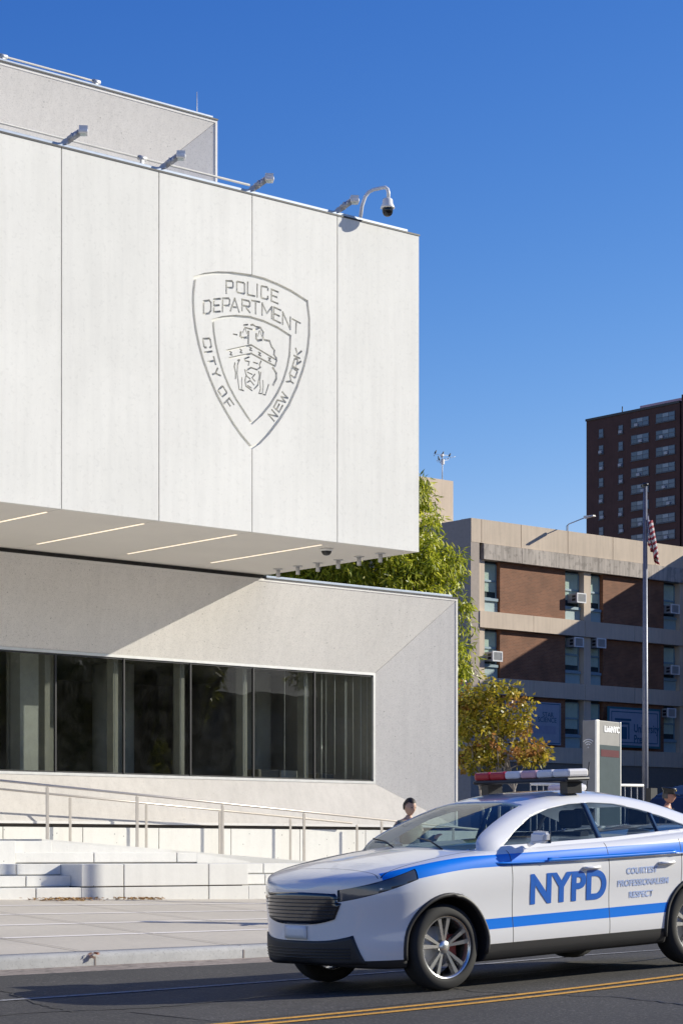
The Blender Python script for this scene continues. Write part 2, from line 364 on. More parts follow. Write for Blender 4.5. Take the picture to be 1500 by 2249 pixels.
def seam(name, pts, wd, mat, up=.005):
    b = MB(); rnd = random.Random(len(pts)); P = []
    for (xa, ya), (xb, yb) in zip(pts, pts[1:]):
        for k in range(14): t = k / 14; P.append(Vector((xa + (xb - xa) * t + rnd.uniform(-.03, .03), ya + (yb - ya) * t + rnd.uniform(-.03, .03))))
    for p, q in zip(P, P[1:]):
        n_ = Vector((-(q - p).y, (q - p).x)).normalized() * wd * rnd.uniform(.35, .6)
        b.poly([(p.x - n_.x, p.y - n_.y, road_z(p.x - n_.x, p.y - n_.y) + up), (q.x - n_.x, q.y - n_.y, road_z(q.x - n_.x, q.y - n_.y) + up), (q.x + n_.x, q.y + n_.y, road_z(q.x + n_.x, q.y + n_.y) + up), (p.x + n_.x, p.y + n_.y, road_z(p.x + n_.x, p.y + n_.y) + up)])
    return struct(b.build(name, mat, fix=False))
M['tar'] = plain('crack_sealant', (.018, .018, .018), .5)
seam('road_crack_sealant', [(8.6, 14.7), (9.6, 14.9), (10.6, 14.6), (12.0, 14.75), (14.5, 14.6), (19, 14.8)], .035, M['tar'])
seam('road_crack_sealant', [(9.9, 14.75), (10.1, 15.6), (10.6, 16.8), (10.9, 18.7)], .03, M['tar'])
seam('road_crack_sealant', [(13.6, 14.65), (13.2, 13.6), (13.5, 12.2), (13.1, 10.5)], .03, M['tar'])
sheet('road_patch', road_z, 10.2, 13.4, 13.25, 14.4, concrete('patched_asphalt', (0.058, 0.054, 0.049), speck=-1.2, speck_scale=38, thr=0.57, patch=0.25, bump=0.9, rough=0.8, fine=0.3), 12, 4, up=.004)
roadline('yellow_road_line', 12.82, .10, M['yellow']); roadline('yellow_road_line', 13.06, .10, M['yellow'])
roadline('white_road_line', 16.05, .11, M['white_line'])
b = MB(); b.box(9, 120, 27.6, 140, -0.7, 0.46); struct(b.build('plaza', M['plaza']))

# ------------------------------------------------------------------ steps, ledges, ramp
def blocks(b, x0, x1, y0, y1, z0f, z1, cuts, gap=.02, bev=.008, zv=None):
    xs = [x0] + [c for c in cuts if x0 < c < x1] + [x1]
    if zv is not None:      # recessed bed behind the open joint under the visible block
        b.box(x0, x1, y0 + .04, y1, z0f, z1 - .03); z0f = zv
        y1 = y1 - .001
    for a, c in zip(xs, xs[1:]):
        b.box(a + (gap / 2 if a != x0 else 0), c - (gap / 2 if c != x1 else 0), y0, y1, z0f, z1, bev=bev)
ZB = 0.53; RS = 0.17
st = thing('concrete_steps', 'pale precast concrete steps rising from the pavement at left of the photo', 'steps', (16, 27, ZB))
b = MB(); blocks(b, 10, 18.28, 27.0, 27.45, 0.1, ZB + RS, [11.2, 13.4, 15.3, xY(80, 27.0)]); b.build('step', M['stepc'], st)
b = MB(); blocks(b, 10, 18.28, 27.27, 27.75, 0.1, ZB + 2 * RS, [12.2, 14.3, 16.1, xY(58, 27.27)], zv=ZB + RS + .018); b.build('step', M['stepc'], st)
b = MB(); blocks(b, 10, 18.28, 27.54, 28.8, 0.1, ZB + 3 * RS, [11.6, 13.6, 15.5, xY(37, 27.54)], zv=ZB + 2 * RS + .018); b.build('step', M['stepc'], st)
b = MB(); blocks(b, 18.17, 21.6, 28.6, 31.3, 0.2, ZB + 4 * RS, [xY(207, 28.6), xY(389, 28.6)], zv=ZB + 3 * RS + .018); b.build('landing', M['stepc'], st)
b = MB(); b.box(18.20, 19.02, 28.9, 31.2, 0.5, ZB + 5 * RS + .01, bev=.008); b.box(10, 18.16, 28.58, 31.2, 0.2, ZB + 5 * RS + .01, bev=.008); b.build('upper_step', M['stepc'], st)
ck = thing('concrete_bench_wall', 'long low pale concrete wall with dark block joints between the two flights of steps', 'wall', (19.8, 27, ZB))
b = MB(); b.box(18.4, 21.3, 27.05, 28.5, .1, 1.0); b.build('core', M['crack'], ck)
b = MB(); cuts = [xY(273, 27.0), xY(459, 27.0)]; blocks(b, 18.285, 21.39, 27.0, 28.58, 0.1, ZB + RS - .004, cuts); b.build('lower_course', M['stepc'], ck)
b = MB(); blocks(b, 18.285, 21.39, 27.002, 28.58, ZB + RS + .014, ZB + 3 * RS - .002, cuts); b.build('upper_course', M['stepc'], ck)
st2 = thing('concrete_steps', 'pale concrete steps behind the nose of the moving car', 'steps', (24, 27, ZB))
for k in range(3):
    b = MB(); blocks(b, 21.395, 29.5, 27.0 + .27 * k, 28.58, 0.1, ZB + (k + 1) * RS - .003, [xY(586 + 20 * k, 27), 23.6 + .2 * k, 25.5], zv=(ZB + k * RS + .016) if k else None); b.build('step', M['stepc'], st2)
def ramp_z(x): return 1.39 - 0.067 * (x - 20.06)
b = MB()
b.hexa([(19.03, 28.92, .5), (21.4, 28.92, .5), (21.4, 29.12, .5), (19.03, 29.12, .5), (19.03, 28.92, 1.385), (21.4, 28.92, 1.205), (21.4, 29.12, 1.205), (19.03, 29.12, 1.385)])
b.hexa([(21.6, 28.6, .5), (22.7, 28.6, .5), (22.7, 29.1, .5), (21.6, 29.1, .5), (21.6, 28.6, 1.2), (22.7, 28.6, 1.06), (22.7, 29.1, 1.06), (21.6, 29.1, 1.2)])
tag(b.build('ramp_kerb', M['stepc']), 'grey concrete wedge kerb tapering down along the foot of the ramp', 'kerb wedge')
b = MB(); x0, x1 = 19.1, 32.0
b.hexa([(x0, 29.3, .2), (x1, 29.3, .2), (x1, 35.7, .2), (x0, 35.7, .2), (x0, 29.3, ramp_z(x0) - .03), (x1, 29.3, ramp_z(x1) - .03), (x1, 35.7, ramp_z(x1) - .03), (x0, 35.7, ramp_z(x0) - .03)])
b.box(9, x0 - .01, 31.4, 35.7, .2, 1.41)
struct(b.build('ramp', M['stepc']))

# ------------------------------------------------------------------ handrails
def handrail(label, Y, xs_, ztop, x_left, x_right, foot):
    t = thing('handrail', label, 'handrail', (xs_[0], Y, foot(xs_[0])), 'handrails of the ramp')
    b = MB(); b.tube([(x_left, Y, ztop(x_left)), (x_right, Y, ztop(x_right))], .021, 12); b.build('rail', M['steel'], t)
    for x in xs_:
        b = MB(); b.box(x - .028, x + .028, Y - .008, Y + .008, foot(x) - .02, ztop(x) - .03, bev=.003); b.tube([(x, Y, ztop(x) - .04), (x, Y, ztop(x) - .015)], .01, 8); b.build('post', M['steel'], t)
    return t
Y1, Y2 = 30.6, 35.6
zt1 = lambda x: 2.31 - .0666 * (x - 20.06)
r1 = [xY(p, Y1) for p in (105, 302, 489, 668, 838)]; dx = (r1[-1] - r1[0]) / 4
handrail('nearer steel handrail with taller-looking posts along the ramp edge', Y1, [r1[0] - dx] + r1 + [r1[-1] + dx], zt1, 16.5, r1[-1] + 2.6, lambda x: ramp_z(x) if x > 19 else 1.38)
pz = [(xY(p, Y2), onY(p, q, Y2)[1]) for p, q in ((155, 1748), (784, 1809))]
sl2 = (pz[1][1] - pz[0][1]) / (pz[1][0] - pz[0][0]); zt2 = lambda x: pz[0][1] + sl2 * (x - pz[0][0])
r2 = [xY(p, Y2) for p in (155, 322, 483, 638, 784)]; dx2 = (r2[-1] - r2[0]) / 4
handrail('farther steel handrail close against the building base wall', Y2, [r2[0] - dx2] + r2 + [r2[-1] + dx2, r2[-1] + 2 * dx2], zt2, 19, 31.0, lambda x: ramp_z(x) - .03)

# ------------------------------------------------------------------ police station
YU, XU, ZU0, ZU1 = 31.3, 28.96, 6.99, 13.08
ps = thing('police_station', 'pale concrete police station of stacked boxes with an engraved shield', 'building', (20, 36, 0.5))
def seal_pt(zx, zy): return onY(400 + zx / 5.0, 570 + zy / 5.0, YU)
def stroke(pts, wd):      # open polyline (X,Z) -> closed outline
    P = [Vector(p) for p in pts]; n = len(P); L_, R_ = [], []
    for i in range(n):
        d0 = (P[i] - P[i - 1]).normalized() if i else (P[1] - P[0]).normalized()
        d1 = (P[i + 1] - P[i]).normalized() if i < n - 1 else d0
        nn = Vector((-(d0.y + d1.y), d0.x + d1.x))
        if nn.length < 1e-4: nn = Vector((-d0.y, d0.x))
        nn.normalize(); c = max(.5, nn.dot(Vector((-d0.y, d0.x)))); nn *= wd / 2 / c
        L_.append(P[i] + nn); R_.append(P[i] - nn)
    return [L_ + R_[::-1]]
def ring(pts, wd):
    P = [Vector(p) for p in pts]; n = len(P); A, B = [], []
    for i in range(n):
        d0 = (P[i] - P[i - 1]).normalized(); d1 = (P[(i + 1) % n] - P[i]).normalized()
        nn = Vector((-(d0.y + d1.y), d0.x + d1.x)).normalized(); c = max(.6, nn.dot(Vector((-d0.y, d0.x)))); nn *= wd / 2 / c
        A.append(P[i] + nn); B.append(P[i] - nn)
    return [A, B]
loops = []
SHO = [(145, 200), (128, 330), (122, 450), (130, 600), (150, 760), (185, 930), (235, 1110), (300, 1290), (380, 1480), (470, 1650), (560, 1800), (650, 1930), (768, 2068), (860, 2005), (960, 1900), (1060, 1770), (1170, 1600), (1260, 1400), (1330, 1200), (1375, 1010), (1395, 830), (1395, 650), (1372, 460), (1200, 350), (1050, 275), (900, 215), (760, 180), (560, 152), (400, 148), (250, 165)]
SHI = [(342, 668), (350, 800), (370, 930), (405, 1080), (450, 1230), (510, 1380), (590, 1530), (680, 1670), (768, 1800), (880, 1700), (970, 1590), (1050, 1460), (1110, 1330), (1150, 1200), (1180, 1050), (1190, 840), (1050, 750), (900, 680), (750, 635), (600, 622), (450, 635)]
def segs(pts, wd, closed=False):
    out = []; n = len(pts)
    for i in range(n if closed else n - 1):
        p, q = Vector(pts[i]), Vector(pts[(i + 1) % n]); d = q - p
        if d.length < 1e-4: continue
        out.append((p, q, wd))
    return out
loops += segs([seal_pt(*p) for p in SHO], .056, True) + segs([seal_pt(*p) for p in SHI], .048, True)
G = {'P': ([[(0, 0), (0, 1), (.85, 1), (1, .88), (1, .58), (.85, .46), (.22, .46)]], []),
     'O': ([], [[(0, .1), (0, .9), (.12, 1), (.88, 1), (1, .9), (1, .1), (.88, 0), (.12, 0)]]),
     'L': ([[(0, 1), (0, 0), (1, 0)]], []), 'I': ([[(0, 0), (0, 1)]], []),
     'C': ([[(1, .75), (1, .9), (.88, 1), (.12, 1), (0, .9), (0, .1), (.12, 0), (.88, 0), (1, .1), (1, .25)]], []),
     'E': ([[(1, 1), (0, 1), (0, 0), (1, 0)], [(.2, .5), (.8, .5)]], []),
     'D': ([], [[(0, 0), (0, 1), (.75, 1), (1, .8), (1, .2), (.75, 0)]]),
     'A': ([[(0, 0), (.5, 1), (1, 0)], [(.35, .33), (.65, .33)]], []),
     'R': ([[(0, 0), (0, 1), (.85, 1), (1, .88), (1, .6), (.85, .48), (.22, .48)], [(.55, .33), (1, 0)]], []),
     'T': ([[(0, 1), (1, 1)], [(.5, .84), (.5, 0)]], []),
     'M': ([[(0, 0), (0, 1), (.5, .3), (1, 1), (1, 0)]], []), 'N': ([[(0, 0), (0, 1), (1, 0), (1, 1)]], []),
     'Y': ([[(0, 1), (.5, .45), (1, 1)], [(.5, .3), (.5, 0)]], []), 'F': ([[(1, 1), (0, 1), (0, 0)], [(.2, .5), (.8, .5)]], []),
     'W': ([[(0, 1), (.25, 0), (.5, .8), (.75, 0), (1, 1)]], []), 'K': ([[(0, 0), (0, 1)], [(.95, 1), (.3, .5), (.95, 0)]], [])}
LET = [('P', (487, 372), (562, 376), (486, 236)), ('O', (603, 362), (688, 380), (602, 242)), ('L', (722, 388), (798, 404), (722, 252)),
       ('I', (826, 412), (850, 418), (826, 274)), ('C', (868, 424), (942, 440), (870, 292)), ('E', (981, 455), (1053, 486), (983, 328)),
       ('D', (238, 600), (318, 590), (240, 458)), ('E', (350, 578), (420, 572), (352, 438)), ('P', (446, 574), (522, 574), (448, 428)), ('A', (532, 566), (628, 578), (532, 424)),
       ('R', (660, 562), (745, 582), (660, 440)), ('T', (766, 588), (852, 604), (766, 452)), ('M', (879, 610), (985, 650), (881, 482)), ('E', (1005, 662), (1080, 698), (1010, 524)),
       ('N', (1105, 712), (1188, 768), (1107, 580)), ('T', (1206, 786), (1292, 832), (1212, 654)),
       ('C', (228, 872), (246, 968), (308, 868)), ('I', (250, 1022), (260, 1040), (330, 1010)), ('T', (280, 1085), (300, 1165), (350, 1072)), ('Y', (322, 1222), (352, 1302), (392, 1196)),
       ('O', (395, 1436), (442, 1510), (448, 1390)), ('F', (462, 1582), (508, 1650), (522, 1524)),
       ('N', (1010, 1774), (1050, 1724), (948, 1702)), ('E', (1066, 1678), (1104, 1604), (1008, 1622)), ('W', (1122, 1590), (1172, 1500), (1052, 1546)),
       ('Y', (1200, 1392), (1240, 1328), (1146, 1344)), ('O', (1240, 1302), (1268, 1228), (1180, 1262)), ('R', (1276, 1208), (1304, 1120), (1212, 1172)), ('K', (1292, 1086), (1312, 1004), (1230, 1056))]
for ch, BL, BR, TL in LET:
    op, cl = G[ch]
    def q(u, v): return seal_pt(BL[0] + u * (BR[0] - BL[0]) + v * (TL[0] - BL[0]), BL[1] + u * (BR[1] - BL[1]) + v * (TL[1] - BL[1]))
    for s_ in op: loops += segs([q(*p) for p in s_], .036)
    for s_ in cl: loops += segs([q(*p) for p in s_], .036, True)
ART = [([(730, 795), (728, 922)], .03), ([(692, 748), (768, 768)], .02), ([(788, 778), (862, 748)], .02), ([(680, 722), (722, 716)], .02),
       ([(684, 762), (668, 808)], .012), ([(696, 765), (714, 815)], .012), ([(646, 800), (640, 840), (664, 864), (712, 858)], .028),
       ([(850, 785), (834, 845)], .012), ([(858, 785), (876, 846)], .012), ([(816, 820), (814, 868), (832, 892), (876, 884)], .028),
       ([(758, 722), (780, 716), (812, 738), (850, 746)], .022), ([(868, 760), (892, 800), (886, 850), (905, 885), (960, 895), (985, 960), (1015, 1000), (1010, 1045), (1036, 1084)], .026),
       ([(566, 820), (605, 828)], .018), ([(495, 1000), (762, 940), (1040, 1106), (1026, 1160)], .022), ([(522, 1084), (762, 1034), (1020, 1172)], .024),
       ([(528, 1010), (545, 1022), (530, 1045), (552, 1050)], .018), ([(640, 985), (655, 998), (640, 1020), (662, 1026)], .018), ([(742, 965), (762, 975), (744, 995), (768, 1002)], .018),
       ([(842, 1020), (862, 1030), (842, 1048), (866, 1060)], .018), ([(950, 1082), (972, 1088), (952, 1110), (974, 1120)], .018),
       ([(1000, 1192), (1034, 1250), (1034, 1310), (1002, 1378)], .03), ([(582, 1140), (576, 1180), (590, 1240), (590, 1308)], .022),
       ([(612, 1108), (632, 1104), (612, 1150), (606, 1250), (616, 1330), (628, 1428), (676, 1440)], .018), ([(658, 1300), (656, 1425)], .014),
       ([(738, 1072), (686, 1092), (696, 1114), (738, 1122), (730, 1162)], .018), ([(786, 1130), (830, 1144)], .018), ([(868, 1118), (850, 1160), (862, 1184), (838, 1200)], .018),
       ([(708, 1218), (758, 1188), (826, 1212)], .02), ([(842, 1232), (852, 1280), (832, 1380), (792, 1424)], .02), ([(768, 1440), (704, 1392), (692, 1330), (706, 1272), (692, 1215)], .02),
       ([(722, 1240), (770, 1262)], .018), ([(716, 1285), (748, 1310)], .018), ([(800, 1262), (770, 1300), (800, 1335)], .018), ([(716, 1350), (750, 1330), (790, 1378)], .018), ([(722, 1385), (760, 1410)], .016),
       ([(864, 1240), (856, 1330), (862, 1420), (846, 1472), (876, 1474)], .016), ([(888, 1330), (892, 1400), (884, 1465)], .014), ([(950, 1376), (934, 1430), (916, 1488), (888, 1482)], .018)]
for pts, wd in ART: loops += segs([seal_pt(*p) for p in pts], wd * 1.5)
JX = [.6643, .7288, .7948, .8594]; JX = [r_ * YU for r_ in JX]; gp = .011
topz = seal_pt(768, 180)[1]; botz = seal_pt(768, 2068)[1]
edges = [8.4, 10.45, 12.5, 14.55, 16.64, 18.72] + [JX[0], JX[1], JX[3], XU]
for a, c in zip(edges, edges[1:]):
    a2, c2 = a + gp, (c - gp if c != XU else c); b = MB()
    b.box(a2, c2, YU, YU + .09, ZU0, ZU1)
    if a != JX[1]: b.build('facade_panel', M['panel'], ps); continue
    fo_ = b.build('engraved_facade_panel', M['panel'], None); cb = MB()
    # joint between the two middle panels stops at the shield
    for z0_, z1_ in ((ZU0 - .1, botz - .02), (topz + .02, ZU1 + .1)): cb.box(JX[2] - gp, JX[2] + gp, YU - .05, YU + .2, z0_, z1_)
    for i, (p, q, wd) in enumerate(loops):
        d = (q - p).normalized(); n_ = Vector((-d.y, d.x)) * wd / 2; e_ = d * wd * .42; dp = .045 + (i % 9) * .0002; fr = .05 + (i % 7) * .001
        P4 = [p - e_ - n_, q + e_ - n_, q + e_ + n_, p - e_ + n_]
        cb.hexa([(v.x, YU - fr, v.y) for v in P4] + [(v.x, YU + dp, v.y) for v in P4])
    co_ = cb.build('cut', M['panel']); md = fo_.modifiers.new('b', 'BOOLEAN'); md.object = co_; md.operation = 'DIFFERENCE'; md.solver = 'EXACT'; md.use_self = True
    bpy.context.view_layer.update(); me = bpy.data.meshes.new_from_object(fo_.evaluated_get(bpy.context.evaluated_depsgraph_get()))
    bpy.data.objects.remove(fo_); bpy.data.objects.remove(co_); me.name = 'engraved_facade_panel'
    _col(bpy.data.objects.new('engraved_facade_panel', me), ps)
b = MB(); b.box(8.4, XU, YU + .091, 45, ZU0 + .03, ZU1 - .02); b.build('upper_volume', M['panel'], ps)
b = MB()
se = [8.4] + edges[1:6] + JX + [XU]
for a, c in zip(se, se[1:]): b.box(a + .006, c - (.006 if c != XU else 0), YU + .0915, 44.99, ZU0, ZU0 + .028)
b.build('soffit', M['soffit'], ps)
for j in [16.64, 18.72] + JX:
    if j == JX[0] or True:
        b = MB(); b.box(j - .022, j + .022, 31.76, 35.15, ZU0 - .006, ZU0 + .01); b.build('soffit_light_strip', M['strip'], ps)
b = MB(); b.box(8.4, XU + .02, YU - .012, YU + .35, ZU1 - .018, ZU1 + .012, mi=1); b.box(8.4, XU - .25, YU + .04, YU + .3, ZU1 + .012, ZU1 + .075, bev=.008); b.build('coping', [M['coping'], M['dark']], ps)

def splay(name, X1, Yf, z0, z1, Yw, X2, w0, w1, xl=8.4, rim=.05):
    """concrete frame: thin rim at the front plane, faces sloping in to the opening"""
    t_ = thing  # noqa
    b = MB(); bm = b.bm
    # rim faces and outer skin
    b.box(xl, X1, Yf, Yf + .25, z1 - rim, z1); b.box(X1 - rim, X1, Yf, Yf + .25, z0, z1 - rim); b.box(xl, X1 - rim, Yf, Yf + .25, z0, z0 + rim)
    b.build('rim', M['rim'], ps)
    b = MB(); g = .007
    # each sloping side is a slab of its own, mitred at the corner
    b.hexa([(xl, Yf + .01, z1 - rim), (X1 - rim, Yf + .01, z1 - rim), (X1 - rim, Yw + .3, z1 - rim), (xl, Yw + .3, z1 - rim),
            (xl, Yw, w1), (X2, Yw, w1), (X2, Yw + .3, w1), (xl, Yw + .3, w1)]); b.build('upper_splay', M['rough'], ps)
    b = MB(); b.hexa([(X1 - rim, Yf + .01, z0 + rim), (X1 - rim, Yf + .01, z1 - rim - g), (X1 - rim, Yw + .3, z1 - rim - g), (X1 - rim, Yw + .3, z0 + rim),
                      (X2 + g, Yw, w0), (X2 + g, Yw, w1 - g * .6), (X2 + g, Yw + .3, w1 - g * .6), (X2 + g, Yw + .3, w0)]); b.build('side_splay', M['rough'], ps)
    if w0 > z0 + .2:
        b = MB(); b.hexa([(xl, Yf + .01, z0 + rim), (X1 - rim - g, Yf + .01, z0 + rim), (X1 - rim - g, Yw + .3, z0 + rim), (xl, Yw + .3, z0 + rim),
                          (xl, Yw, w0), (X2, Yw, w0), (X2, Yw + .3, w0), (xl, Yw + .3, w0)]); b.build('lower_splay', M['rough_dark'], ps)
YF, YW, XF, XW, WZ0, WZ1 = 35.9, 36.34, 34.40, 32.32, 2.719, 5.154
splay('lower', XF, YF, 1.77, 6.9, YW, XW, WZ0, WZ1)
b = MB(); b.box(8.4, XF, YW + .31, 46, 5.3, 6.88); b.box(8.4, XF, YW + .31, 46, .4, 1.9); b.box(XW + .02, XF, YW + .31, 46, 1.9, 5.3); b.build('lower_volume', M['rough'], ps)
b = MB(); b.box(8.4, 28.9, YF + .1, YF + .5, 6.9, 6.99, mi=1); b.box(28.9, XF + .01, YF - .02, YF + .5, 6.9, 6.925, mi=1); b.box(28.95, XF - .12, YF + .05, YF + .45, 6.925, 6.98, bev=.006); b.build('coping', [M['coping'], M['dark']], ps)  # long dark strip under the overhang stands for the shaded gap
# base wall of precast panels
b = MB(); xs_ = [8.4] + [xY(p, 35.8) for p in (5, 180, 347, 505, 656, 800)]; d_ = 1.82
xs_ += [xs_[-1] + d_ * k for k in (1, 2, 3)] + [XF]
for a, c in zip(xs_, xs_[1:]):
    if c > a: b.box(a + .009, c - .009, 35.76, 35.86, .3, 1.70, bev=.006)
b.build('base_panel', M['stepc'], ps)
b = MB(); b.box(8.4, XF - .02, 36.06, 36.3, .3, 1.765); b.build('base_recess', M['crack'], ps)
# window band
b = MB(); f = .055
b.box(8.4, XW - .002, YW - .01, YW + .07, WZ1 - f, WZ1 - .002); b.box(8.4, XW - .002, YW - .01, YW + .07, WZ0 + .002, WZ0 + f); b.box(XW - f, XW - .002, YW - .0105, YW + .07, WZ0 + f, WZ1 - f)
wf = b.build('window_frame', M['frame'], ps)
b = MB(); b.box(8.4, XW - f, YW + .012, YW + .05, WZ1 - f - .035, WZ1 - f - .001); b.box(8.4, XW - f, YW + .012, YW + .05, WZ0 + f + .001, WZ0 + f + .03); b.build('gasket', M['dark'], wf)
mul = [20.75, 22.4] + [xY(p, YW + .03) for p in (122, 272, 418, 556, 690)]
gx = [8.4, 12.5, 14.15, 15.8, 17.45, 19.1] + mul + [XW - f]
for a, c in zip(gx, gx[1:]):
    b = MB(); b.box(a + .01, c - .01, YW + .03, YW + .042, WZ0 + f + .005, WZ1 - f - .005); p_ = b.build('window_pane', M['glass'], ps)
for x in gx[1:-1]:
    b = MB(); b.box(x - .016, x + .016, YW + .0, YW + .06, WZ0 + f, WZ1 - f); b.build('mullion', M['dark'], ps)
    b = MB(); b.box(x - .075, x + .045, YW + .28, YW + .5, 1.9, 5.3); b.build('interior_fin', M['column'], ps)
b = MB(); b.box(8.4, XW + .02, YW + 7.5, YW + 7.6, 1.9, 5.3); b.build('interior_back_wall', M['interior'], ps)
b = MB(); b.box(8.4, XW + .02, YW + .05, YW + 7.5, 1.85, 1.9); b.build('interior_floor', M['interior_floor'], ps)
b = MB(); b.box(8.4, XW + .02, YW + .05, YW + 7.5, 5.28, 5.3); b.build('interior_ceiling', M['interior'], ps)
for x, y, wd in ((21.2, YW + 1.0, .34), (27.6, YW + 3.2, .45), (31.4, YW + 3.2, .45)):
    b = MB(); b.tube([(x, y, 1.9), (x, y, 5.28)], wd, 24); b.build('interior_column', M['curtain'], ps)
b = MB(); b.box(xY(42, YW + 1), xY(96, YW + 1), YW + .95, YW + 1.3, 1.9, 5.25); b.build('interior_column', M['curtain'], ps)
b = MB(); b.box(xY(15, YW + 1.4), xY(120, YW + 1.4), YW + 1.35, YW + 1.4, 1.9, 5.25); b.build('interior_blind', M['column'], ps)
for i_, px in enumerate((252, 397, 534, 538, 625, 668, 673, 706, 716, 735, 757, 760, 775, 792, 806)):
    x_ = xY(px, YW + .14); b = MB(); b.tube([(x_, YW + .14, 2.0 if i_ % 3 else 2.9), (x_ + .004, YW + .14, 5.1)], .006 + .003 * (i_ % 2), 5); b.build('blind_cord', M['curtain'], ps)
b = MB(); b.box(xY(615, YW + .6), xY(650, YW + .6), YW + .55, YW + .6, 2.6, 2.98); b.build('interior_notice', M['curtain'], ps)
b = MB(); b.box(29.6, 30.2, YW + .7, YW + 1.2, 1.9, 3.0, bev=.03); b.box(31.3, 31.75, YW + .7, YW + 1.2, 1.9, 2.95, bev=.05); b.build('interior_furniture', M['interior'], ps)
# top volume set back
XT, ZT = onY(478, 260, 35.9)
splay('top', XT, 35.9, 13.2, ZT - .05, 36.44, XT - 1.99, 13.3, ZT - 1.85)
b = MB(); b.box(8.4, XT, 36.75, 46, 13.0, ZT - .07); b.build('top_volume', M['rough'], ps)
b = MB(); b.box(8.4, XT + .01, 35.88, 36.4, ZT - .05, ZT - .02, mi=1); b.box(8.4, XT - .1, 35.92, 36.35, ZT - .02, ZT + .03, bev=.006); b.build('coping', [M['coping'], M['dark']], ps)
# rails on the roofs
def roofrail(label, pts, posts, base):
    t = thing('roof_rail', label, 'pipe rail', posts[0])
    b = MB(); b.tube(pts, .022, 10); b.build('rail', M['pipe'], t)
    for p in posts:
        b = MB(); b.box(p[0] - .03, p[0] + .03, p[1] - .03, p[1] + .03, base, p[2] + .03); b.tube([(p[0] - .08, p[1], p[2]), (p[0] + .08, p[1], p[2])], .045, 10); b.build('post', M['galv'], t)
YR = YU + .55
def rr(px, py): x, z = onY(px, py, YR); return (x, YR, z)
zA = rr(313, 348)
roofrail('white pipe rail with collars running behind the roof floodlights', [(9, YR, zA[2]), (rr(548, 405)[0], YR, zA[2])], [(18.5, YR, zA[2]), (zA[0], YR, zA[2])], ZU1 - .02)
zB = onY(215, 181, 36.2)
roofrail('short white pipe rail on the topmost roof edge', [(12, 36.2, zB[1]), (zB[0], 36.2, zB[1])], [(xY(8, 36.2), 36.2, zB[1]), (zB[0] - .03, 36.2, zB[1])], ZT - .02)
x_, z_ = onY(433, 202, 36.5)
b = MB(); b.tube([(x_, 36.5, ZT - .05), (x_, 36.5, z_)], [.012, .006], 8); b.tube([(x_, 36.5, ZT - .05), (x_, 36.5, ZT + .05)], .03, 8); tag(b.build('lightning_rod', M['galv']), 'thin lightning rod upright on the topmost roof corner', 'lightning rod')
# floodlights
def floodlight():
    t = thing('roof_floodlight', '', 'floodlight', (0, 0, 0), 'floodlights along the upper roof edge')
    b = MB(); b.box(-.07, .07, -.02, .30, 0, .03, bev=.004); b.prism([(-.045, .2, .03), (-.045, -.05, .03), (-.045, -.28, .14), (-.045, -.2, .2), (-.045, .1, .11)], (.09, 0, 0)); b.build('bracket', M['galv'], t)
    b = MB(); b.tube([(0, -.04, .10), (0, -.40, .27)], .08, 16); b.lathe([(.08, 0), (.095, .0), (.095, .03), (.08, .03)], (0, -.16, .165), (0, -.32, .11)); b.build('driver_housing', M['galv'], t)
    b = MB(); b.box(-.13, .13, -.70, -.38, .235, .325, bev=.03); hd = b.build('lamp_head', M['whitep'], t)
    b = MB()
    for k in range(6): b.box(-.10 + .037 * k, -.088 + .037 * k, -.68, -.40, .325, .40)
    b.build('cooling_fins', M['whitep'], hd)
    b = MB(); b.box(-.09, .09, -.62, -.43, .227, .234); b.build('lens', M['glass2'], hd)
    return t
fl = floodlight()
desc = ['leftmost roof floodlight of the row', 'roof floodlight second from the left of the row', 'roof floodlight third from the left of the row', 'rightmost roof floodlight beside the curved camera arm']
for i, px in enumerate((150, 365, 560, 748)):
    o = fl if i == 0 else copy_tree(fl)
    o.location = (xY(px, YU + .05) - .02, YU + .06, ZU1 + .07); o.rotation_euler = (0, 0, R(56)); o.scale = (.85, .52, .80); o['label'] = 'finned grey ' + desc[i]
for o in fl.children: pass
# camera on a gooseneck
x0_, z0_ = onY(790, 478, YU + .1)
cc = thing('security_camera', 'white dome camera hanging from a curved arm on the roof edge', 'security camera', (x0_, YU + .1, ZU1))
tip = YU - .32; kx = lambda px, py, y: (onY(px, py, y)[0], y, onY(px, py, y)[1])
b = MB(); pth = [(x0_, YU + .1, ZU1 + .0), kx(795, 452, YU + .05), kx(802, 432, YU - .02), kx(810, 422, YU - .06), kx(820, 417, YU - .11), kx(838, 413, YU - .22), kx(846, 412, YU - .28), kx(851, 416, YU - .31), kx(853, 424, YU - .32), kx(853, 437, tip)]
b.tube(pth, .034, 14); b.lathe([(.09, 0), (.09, .02), (.05, .03)], (x0_, YU + .1, ZU1 + .012)); b.build('arm', M['whitep'], cc)
px_, pz_ = onY(851, 436, tip)
b = MB(); b.lathe([(.035, .0), (.075, -.005), (.095, -.03), (.10, -.10), (.13, -.16), (.135, -.185), (.10, -.19)], (px_, tip, pz_), seg=28); b.build('housing', M['whitep'], cc)
b = MB(); b.lathe([(.10, -.186), (.103, -.23), (.095, -.28), (.07, -.32), (.035, -.34), (0, -.345)], (px_, tip, pz_), seg=28); b.build('dome', plain('smoked_dome', (.01, .01, .012), .08), cc)
